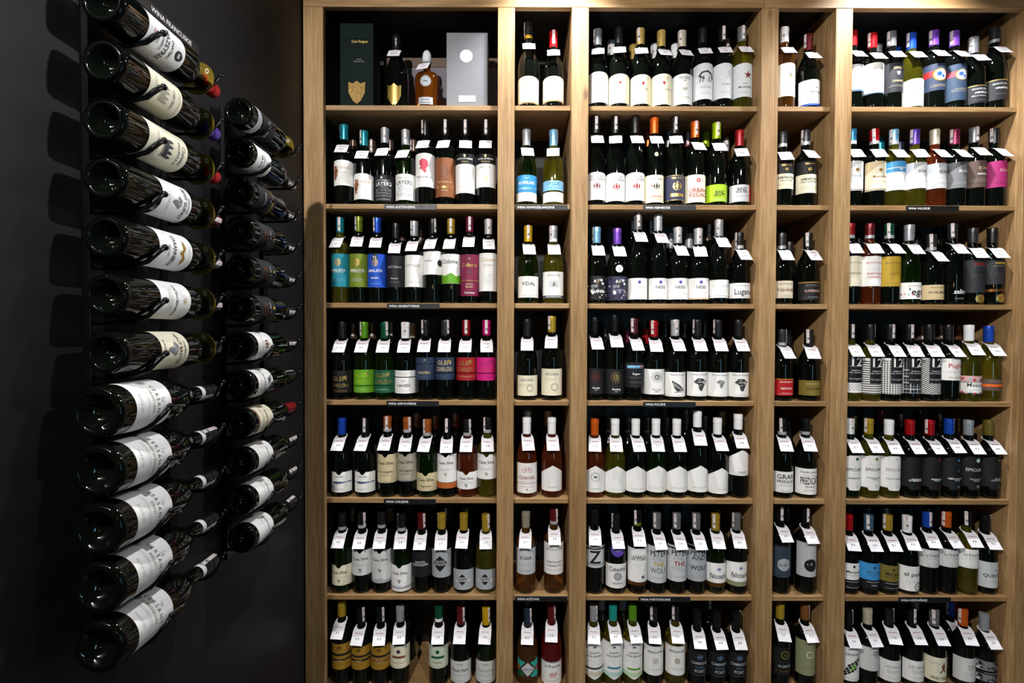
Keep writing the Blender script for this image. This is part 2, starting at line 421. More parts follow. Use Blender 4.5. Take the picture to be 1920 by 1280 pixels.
        P.conv([(x-.2*s, y-.15*s), (x+.2*s, y-.15*s), (x+.12*s, y-.25*s), (x-.12*s, y-.25*s)], c); P.conv([(x-.12*s, y-.1*s), (x+.02*s, y+.28*s), (x+.02*s, y-.1*s)], c); P.conv([(x+.05*s, y-.1*s), (x+.05*s, y+.2*s), (x+.18*s, y-.1*s)], c)
    elif kind == 'globe':
        P.rect(-w_, w_, y-.12*s, y+.3*s, 'red'); P.disc(x, y, s*.45, 'gold'); P.disc(x, y, s*.38, 'mist'); P.disc(x-.1*s, y+.05*s, s*.16, 'blue', 8); P.disc(x+.15*s, y-.1*s, s*.1, 'blue', 8)
    elif kind == 'arcshade': P.poly([(-w_, h_), (w_*.5, h_), (-w_*.1, h_*.75), (-w_*.7, h_*.3), (-w_, h_*.1)], c)
    elif kind == 'picture':
        P.rect(-w_*.7, w_*.7, y-s*.3, y+s*.3, 'lblue'); P.conv([(-w_*.7, y-s*.3), (w_*.7, y-s*.3), (w_*.7, y), (0, y-.05*s), (-w_*.7, y-.2*s)], 'steel'); P.rect(w_*.3, w_*.6, y-.05*s, y+.2*s, 'orange')

def build_print(name, P, fn, parent):
    """fn(x,y)->3D point"""
    v = []; f = []; fm = []; cols = []
    for poly, c in P.p:
        if c not in cols: cols.append(c)
        b = len(v); v += [fn(x, y) for x, y in poly]; f.append(tuple(range(b, b+len(poly)))); fm.append(cols.index(c))
    if f: return mk(name, v, f, [ink(c) for c in cols], parent, fm)

# ------------------------------------------------------------ bottles
NR = .0148
def profile(t, H):
    if t == 'b': R = .0372; p = [(R, H-.122), (R*.985, H-.112), (R*.9, H-.102), (R*.72, H-.094), (R*.52, H-.087), (NR+.001, H-.078)]
    elif t == 'g': R = .0392; p = [(R, H*.47), (R*.965, H*.53), (R*.88, H*.585), (R*.73, H*.64), (R*.56, H*.69), (R*.44, H*.73), (NR+.001, H*.765)]
    elif t == 'r': R = .0365; p = [(R, H*.46), (R*.95, H*.53), (R*.82, H*.6), (R*.66, H*.67), (R*.53, H*.73), (NR+.001, H*.79)]
    elif t == 'c': R = .0455; p = [(R, H*.40), (R*.96, H*.48), (R*.84, H*.56), (R*.66, H*.63), (R*.46, H*.71), (NR+.001, H*.78)]
    elif t == 'm': R = .0445; p = [(R, H*.43), (R*.97, H*.49), (R*.87, H*.56), (R*.7, H*.62), (R*.5, H*.68), (R*.38, H*.73), (NR+.001, H*.78)]
    return R, [(R*.80, 0), (R*.92, .0012), (R*.985, .005), (R, .012)] + p + [(NR, H-.055), (NR, H-.002), (NR-.002, H)]
def rat(prof, z):
    for (r0, z0), (r1, z1) in zip(prof, prof[1:]):
        if z0 <= z <= z1 and z1 > z0: return r0+(r1-r0)*(z-z0)/(z1-z0)
    return prof[3][0]
MC = {}
def cached(key, fn):
    if key not in MC:
        MC[key] = fn()
    return MC[key]
def body_mesh(t, H, g, punt=False):
    R, prof = profile(t, H)
    if punt:   # deep dimple and a knurled ring, the base faces the viewer
        inner = [(.001, .026), (R*.2, .0245), (R*.4, .019), (R*.58, .010), (R*.7, .0015), (R*.76, 0)]
        v, f = lathe(inner+prof, 48, True, True)
        for i in range(44):
            a = 2*PI*i/44; cx, cy = R*.90*math.cos(a), R*.90*math.sin(a); b = len(v); s = .0015
            v += [(cx-s, cy-s, .0006), (cx+s, cy-s, .0006), (cx+s, cy+s, .0006), (cx-s, cy+s, .0006), (cx, cy, -.0022)]
            f += [(b+1, b, b+4), (b+2, b+1, b+4), (b+3, b+2, b+4), (b, b+3, b+4)]
    else: v, f = lathe(prof, 40)
    me = bpy.data.meshes.new('glass_body'); me.from_pydata(v, [], f); me.materials.append(glass(g))
    me.polygons.foreach_set('use_smooth', [True]*len(me.polygons)); me.set_sharp_from_angle(angle=.9); me.update()
    return me
CAPLEN = {'b': .056, 'g': .060, 'r': .062, 'c': .085, 'm': .06}
def cap_mesh(t, H, c, band):
    L = CAPLEN[t]; r = NR+.0008
    if t == 'c': pr = [(NR+.004, H-L), (NR+.0016, H-L*.7), (NR+.001, H-.03), (NR+.0035, H-.026), (NR+.0035, H-.012), (NR+.001, H-.005), (NR-.004, H+.0016)]
    else: pr = [(r, H-L), (r+.0003, H-L+.012), (r+.0003, H-.022), (r-.0004, H-.0215), (r-.0004, H-.0195), (r+.0008, H-.019), (r+.0009, H-.003), (r+.0001, H+.0006), (r-.003, H+.0014)]
    v, f = lathe(pr, 24)
    me = bpy.data.meshes.new('capsule'); me.from_pydata(v, [], f); me.materials.append(foil(c)); 
    if band: me.materials.append(foil(band))
    me.polygons.foreach_set('use_smooth', [True]*len(me.polygons)); me.set_sharp_from_angle(angle=.9)
    if band:
        mi = [0]*len(me.polygons)
        for i in range(24): mi[i] = 1
        me.polygons.foreach_set('material_index', mi)
    me.update(); return me
STR_ANG = {'f': 0, 'l': -.75, 'r': .75, 'L': -1.25, 'R': 1.25}
def strip_mesh(H, k):
    a0 = STR_ANG[k]; r = NR+.0024; hw = .30; L = .05; v = []; f = []; fm = []
    zs = [H-L, H-L+.010, H-L+.013, H-L+.021, H-.012, H+.001, H+.0026]; n = 4
    for q, z in enumerate(zs):
        rr = r if q < 5 else (r if q == 5 else r-.004)
        for i in range(n+1):
            a = a0-hw+2*hw*i/n+(.10*(H-z)/L if k in 'lr' else 0); v.append((rr*math.sin(a), -rr*math.cos(a), z))
    for q in range(len(zs)-1):
        for i in range(n):
            b = q*(n+1)+i; f.append((b, b+1, b+n+2, b+n+1)); fm.append(1 if q == 2 and 0 < i < 4 else (2 if q == 4 and 0 < i < 3 else 0))
    me = bpy.data.meshes.new('tax_strip'); me.from_pydata(v, [], f)
    for c in ('stripe_white', 'stripe_mark', 'stripe_pink'): me.materials.append(solid(c, {'stripe_white': 'd9d3d0', 'stripe_mark': '7d747a', 'stripe_pink': 'cdb0b2'}[c], .35))
    me.polygons.foreach_set('material_index', fm); me.update(); return me
def tag_path(t, H):
    """side view of the hanging card: (out, z) from the back of the collar over the shoulder"""
    R, prof = profile(t, H)
    z0 = max(z for r, z in zip([rat(prof, q/1000) for q in range(int(H*1000)-60)], [q/1000 for q in range(int(H*1000)-60)]) if r > .0166)+.003
    pts = [(-.0215, z0+.013), (.0185, z0)]
    out, z = .0185, z0
    while out < .09:
        out += .003
        pz = max([q/1000 for q in range(60, int(H*1000)-60, 2) if rat(prof, q/1000) >= out-.0004] or [0])+.0022
        z = max(pz, z-.003*(1.25 if out < R+.004 else 1.05)); pts.append((out, z))
    return pts
def tag_fn(t, H):
    pts = tag_path(t, H)
    def fn(x, s, e=0):
        """s: distance along the card from the neck axis"""
        d = s+.0215; 
        for (a0, b0), (a1, b1) in zip(pts, pts[1:]):
            L = math.hypot(a1-a0, b1-b0)
            if d <= L or (a1, b1) == pts[-1]:
                u, w_ = (a1-a0)/L, (b1-b0)/L
                return Vector((x, -(a0+u*d)-(-w_)*e, b0+w_*d+u*e))
            d -= L
    return fn
def tag_mesh(t, H):
    fn = tag_fn(t, H); v = []; f = []; n = 14
    for i in range(n+1):            # collar round the back of the neck
        a = PI*i/n; v.append((.0170*math.cos(a), .002-.0172*math.sin(a))); v.append((.0205*math.cos(a), .002-.0212*math.sin(a)))
    for i in range(n): b = 2*i; f.append((b, b+1, b+3, b+2))
    m = 12; b = len(v)
    for i in range(m+1):            # front: scalloped edge down to the card
        a = PI*i/m; xx = .0170*math.cos(a); v.append((xx, .002+.0168*math.sin(a)))
        v.append((.0232*math.cos(a)/max(.35, 1), .026) if 0 < i < m else (math.copysign(.0225, xx), .012))
    for i in range(m): q = b+2*i; f.append((q, q+1, q+3, q+2))
    c = len(v); v += [(.0205, .002), (-.0205, .002)]
    f.append((b, c, b+1)); f.append((b+2*m, b+2*m+1, c+1))
    f.append((b+1, c+2, b+3)); v.append((.0232, .026)); v.append((-.0232, .026)); f.append((b+2*m+1, b+2*m-1, c+3))
    rows = 9; b = len(v)
    for k in range(rows+1):
        ss = .026+(.074-.026)*k/rows
        for x in (-.0232, .0232): v.append((x, ss))
    for k in range(rows): q = b+2*k; f.append((q, q+1, q+3, q+2))
    V = [fn(x, s_, 0) for x, s_ in v]
    nv = len(v); V += [fn(x, s_, -.0004) for x, s_ in v]
    me = bpy.data.meshes.new('price_tag'); me.from_pydata(V, [], list(f)+[tuple(i+nv for i in q[::-1]) for q in f])
    me.materials.append(solid('tag_card', 'eceaf0', .5)); me.update(); return me
def tag_print(t, H, price):
    fn = tag_fn(t, H)
    P = Print(); P.text('winestory', 0, -.0325, .0050, 'crimson', .038)
    P.text(' '.join(price), 0, -.051, .0075, 'dark', .034)
    v = []; f = []; fm = []; cols = []
    for poly, c in P.p:
        if c not in cols: cols.append(c)
        b = len(v); v += [fn(x, -y, .0005) for x, y in poly]; f.append(tuple(range(b, b+len(poly)))); fm.append(cols.index(c))
    me = bpy.data.meshes.new('tag_print'); me.from_pydata(v, [], f)
    for c in cols: me.materials.append(ink(c))
    me.polygons.foreach_set('material_index', fm); me.update(); return me
def hang_tag(root, t, H, price, yaw):
    tg = link('price_tag', cached(('tag', t, H), lambda: tag_mesh(t, H)), root); tg.rotation_euler.z = yaw
    link('tag_print', cached(('tp', t, H, price), lambda: tag_print(t, H, price)), tg)

def add_label(root, t, H, z0, z1, col, shape, prints, ha=None):
    R, prof = profile(t, H)
    ha = ha or 1.42
    if col == '-': ha = 1.3
    n = 26; rows = 5; e = .0005
    if col[0] == '+': col = col[1:]; e = .0018; n = 10
    def pt(x, z): r = rat(prof, z)+e; a = x/R; return Vector((r*math.sin(a), -r*math.cos(a), z))
    w_ = ha*R; hh = (z1-z0)/2; zc = (z0+z1)/2
    if shape == 'd':   # round medallion
        w_ = hh; 
    def ztop(u):
        if shape == 'h': return z1-.030*min(1, abs(u)*1.1)
        if shape == 'c': return z1-.006*u*u
        if shape == 'e': return z1-(.004 if abs(u) > .45 else 0)-(.008 if abs(u) > .93 else 0)
        if shape == 'd': return zc+hh*math.sqrt(max(0, 1-u*u))
        if shape == 'n': return z1-(.011*math.sqrt(max(0, 1-(u/.17)**2)) if abs(u) < .17 else 0)
        return z1
    def zbot(u):
        if shape == 'v': return z0+.020*min(1, abs(u)*1.1)
        if shape == 'e': return z0+(.010 if abs(u) > .45 else 0)+(.006 if abs(u) > .93 else 0)
        if shape == 'd': return zc-hh*math.sqrt(max(0, 1-u*u))
        return z0
    if col == '-':
        lb = root
    else:
        v = []; f = []
        for i in range(n+1):
            u = -1+2*i/n
            for j in range(rows+1):
                a, b = zbot(u), ztop(u); v.append(pt(u*w_, a+(b-a)*j/rows))
        for i in range(n):
            for j in range(rows):
                b = i*(rows+1)+j; f.append((b, b+rows+1, b+rows+2, b+1))
        lb = mk('label', v, f, paper(col), root, smooth=True)
        e += .0004
    if prints:
        P = Print()
        for s in prints:
            head, arg = s.split('@'); a = arg.split(',')
            y = hh-float(a[0])*2*hh
            sz = float(a[1])/1000; c = a[2]
            if head[0] != '*': sz *= 1.2
            elif head[1:] not in ('lines', 'bar', 'midbar', 'dots', 'ship', 'pond', 'castle'): sz *= 1.2
            dx = float(a[3])/1000 if len(a) > 3 else 0
            if head[0] == '*': emblem(P, head[1:], dx, y, sz, c, w_*.985, hh*.985)
            else: P.text(head, dx, y, sz, c, w_*(1.2 if ha > .8 else 1.85))
        layer = {}
        def fn(x, y): return pt(x, zc+y)
        # lift later colours a hair so that prints never coincide
        v = []; f = []; fm = []; cols = []
        for k, (poly, c) in enumerate(P.p):
            if c not in cols: cols.append(c)
            lift = e+.00006*cols.index(c)+.00000006*k
            b = len(v)
            for x, y in poly:
                z = zc+y; r = rat(prof, z)+lift; a = x/R; v.append((r*math.sin(a), -r*math.cos(a), z))
            f.append(tuple(range(b, b+len(poly)))); fm.append(cols.index(c))
        if f: mk('label_print', v, f, [ink(c) for c in cols], lb, fm)
    return lb

CAPW = dict(K='black', silver='silver', white='white')
GW = dict(K='dark', G='green', Y='pale green', O='pink wine', A='amber wine', P='red-pink wine', H='amber')
def bottle(loc, t, H, cap, g, strip, price, labels, label, group, yaw=0, band=None, name='wine_bottle'):
    H = round(H/.004)*.004
    root = empty(name, loc, label, 'bottle', group); root.rotation_euler.z = yaw
    link('glass_body', cached(('b', t, H, g), lambda: body_mesh(t, H, g)), root)
    link('capsule', cached(('c', t, H, cap, band), lambda: cap_mesh(t, H, cap, band)), root)
    if strip in STR_ANG: link('tax_strip', cached(('s', H, strip), lambda: strip_mesh(H, strip)), root)
    for L in labels: add_label(root, t, H, *L)
    if price:
        hang_tag(root, t, H, price, rnd.uniform(-.16, .12)-yaw)
    return root

# ------------------------------------------------------------ the room
FY = 1.831                       # depth of the shelving's face
SY = 1.857                       # depth of the shelf edges
BY = 2.150                       # depth of the back panel
def struct(o): o['kind'] = 'structure'; return o
wallm, nt, b = newmat('charcoal_plaster')
n = mottled(nt, b, lin('1c1c1f'), .12, 9, .46, .04); b.inputs['Specular IOR Level'].default_value = .15
bp = nt.nodes.new('ShaderNodeBump'); n2 = nt.nodes.new('ShaderNodeTexNoise'); n2.inputs['Scale'].default_value = 260; bp.inputs['Strength'].default_value = .12; bp.inputs['Distance'].default_value = .001
nt.links.new(n2.outputs['Fac'], bp.inputs['Height']); nt.links.new(bp.outputs[0], b.inputs['Normal'])
WX = -.768
struct(box('wall_left', WX-.1, WX, -3, 2.3, 0, 2.96, wallm))
struct(box('wall_back', WX, 3.2, 2.2, 2.3, 0, 2.96, wallm))
struct(box('floor', WX-.1, 3.2, -3, 2.3, -.1, 0, solid('floor_tile', '3a3531', .45, 0, .15, 6)))
struct(box('ceiling', WX-.1, 3.2, -3, 2.3, 2.96, 3.06, solid('ceiling_paint', '2a2a2c', .8)))

# ------------------------------------------------------------ oak shelving
XS = [(-.7636, -.6911), (-.0549, .0069), (.2147, .2764), (.9057, .9675), (1.1753, 1.2370), (1.8653, 1.9300)]
ZTOP = at(960, 13.5, FY).z
SHY = [198, 383, 568.5, 751, 934.5, 1116]
SZ = [at(960, y, SY).z for y in SHY]; SZ.append(SZ[-1]-.358); SHY.append(1300)
shelving = empty('wine_shelving', (0, FY, 0), 'tall oak wall shelving with five bays and black back, full of bottles', 'shelving')
def sh(name, x0, x1, y0, y1, z0, z1, m, c=.0012): return box(name, x0, x1, y0-FY, y1-FY, z0, z1, m, shelving, c)
FT = .024
for i, (a, b_) in enumerate(XS): sh('stile', a, b_, FY, FY+FT, .06, ZTOP-.0006, wood('Z'))
SEAM = .9163
sh('top_rail', XS[0][0], SEAM-.0006, FY, FY+FT, ZTOP, ZTOP+.11, wood('X'))
sh('top_rail', SEAM+.0006, XS[-1][1], FY, FY+FT, ZTOP, ZTOP+.11, wood('X'))
sh('plinth', XS[0][0], XS[-1][1], FY+.03, FY+.05, .0, .062, wood('X'))
sh('top_panel', XS[0][0], XS[-1][1], FY+FT+.0005, BY, ZTOP+.03, ZTOP+.048, solid('dark_board', '141416', .6))  # unlit wooden top: its shade is put into the near-black colour
backm = solid('black_back', '17171a', .55)
for i in range(5):
    x0, x1 = XS[i][1], XS[i+1][0]
    l = x0 - (.02 if i == 0 else 0)
    # side panels of each bay stand behind the face frame
    sh('side_panel', l-.012, l-.0002, FY+FT+.0005, BY-.0006, .063, ZTOP+.0295, wood('Z') if i else solid('dark_board', '141416', .6))
    sh('side_panel', x1+.0002, x1+.012, FY+FT+.0005, BY-.0006, .063, ZTOP+.0295, wood('Z'))
    sh('back_panel', l, x1, BY, BY+.008, .063, ZTOP+.0295, backm)
    for z in SZ: sh('shelf', l+.0004, x1-.0004, SY, BY-.0006, z-.018, z, wood('X'))

# ------------------------------------------------------------ section signs on the shelf edges
def sign(px0, px1, row, textl, words):
    z = SZ[row]; a = at(px0, SHY[row], SY); b_ = at(px1, SHY[row], SY)
    r = empty('shelf_sign', ((a.x+b_.x)/2, SY, z-.0115), 'black shelf-edge sign with white capitals '+textl+' under '+words, 'sign', 'black section signs on the shelf edges')
    h = (b_.x-a.x)/2
    box('sign_plate', -h, h, -.0035, -.0005, -.010, .010, solid('sign_black', '121214', .45), r, .0008)
    P = Print(); P.text(textl, -h+.0075+text_tris(textl)[2]*.0078/.7/2, 0, .0078, 'white', 1)
    build_print('lettering', P, lambda x, y: (x, -.0038, y), r)
for s in [(721, 819, 1, 'WINA AUSTRALIJSKIE', 'second left wide shelf'), (966, 1064, 1, 'WINA NOWOZELANDZKIE', 'second left narrow shelf'), (726, 824, 2, 'WINA ARGENTYŃSKIE', 'third left wide shelf'),
          (725, 823, 3, 'WINA AFRYKAŃSKIE', 'fourth left wide shelf'), (720, 817, 4, 'WINA CHILIJSKIE', 'fifth left wide shelf'), (966, 1063, 5, 'WINA RÓŻOWE', 'sixth left narrow shelf'),
          (1206, 1304, 1, 'WINA NIEMIECKIE', 'second middle shelf'), (1206, 1304, 3, 'WINA POLSKIE', 'fourth middle shelf'), (1197, 1294, 5, 'WINA PORTUGALSKIE', 'sixth middle shelf'),
          (1698, 1797, 1, 'WINA WŁOSKIE', 'second right wide shelf'), (1684, 1782, 5, 'WINA HISZPAŃSKIE', 'sixth right wide shelf')]:
    sign(*s)

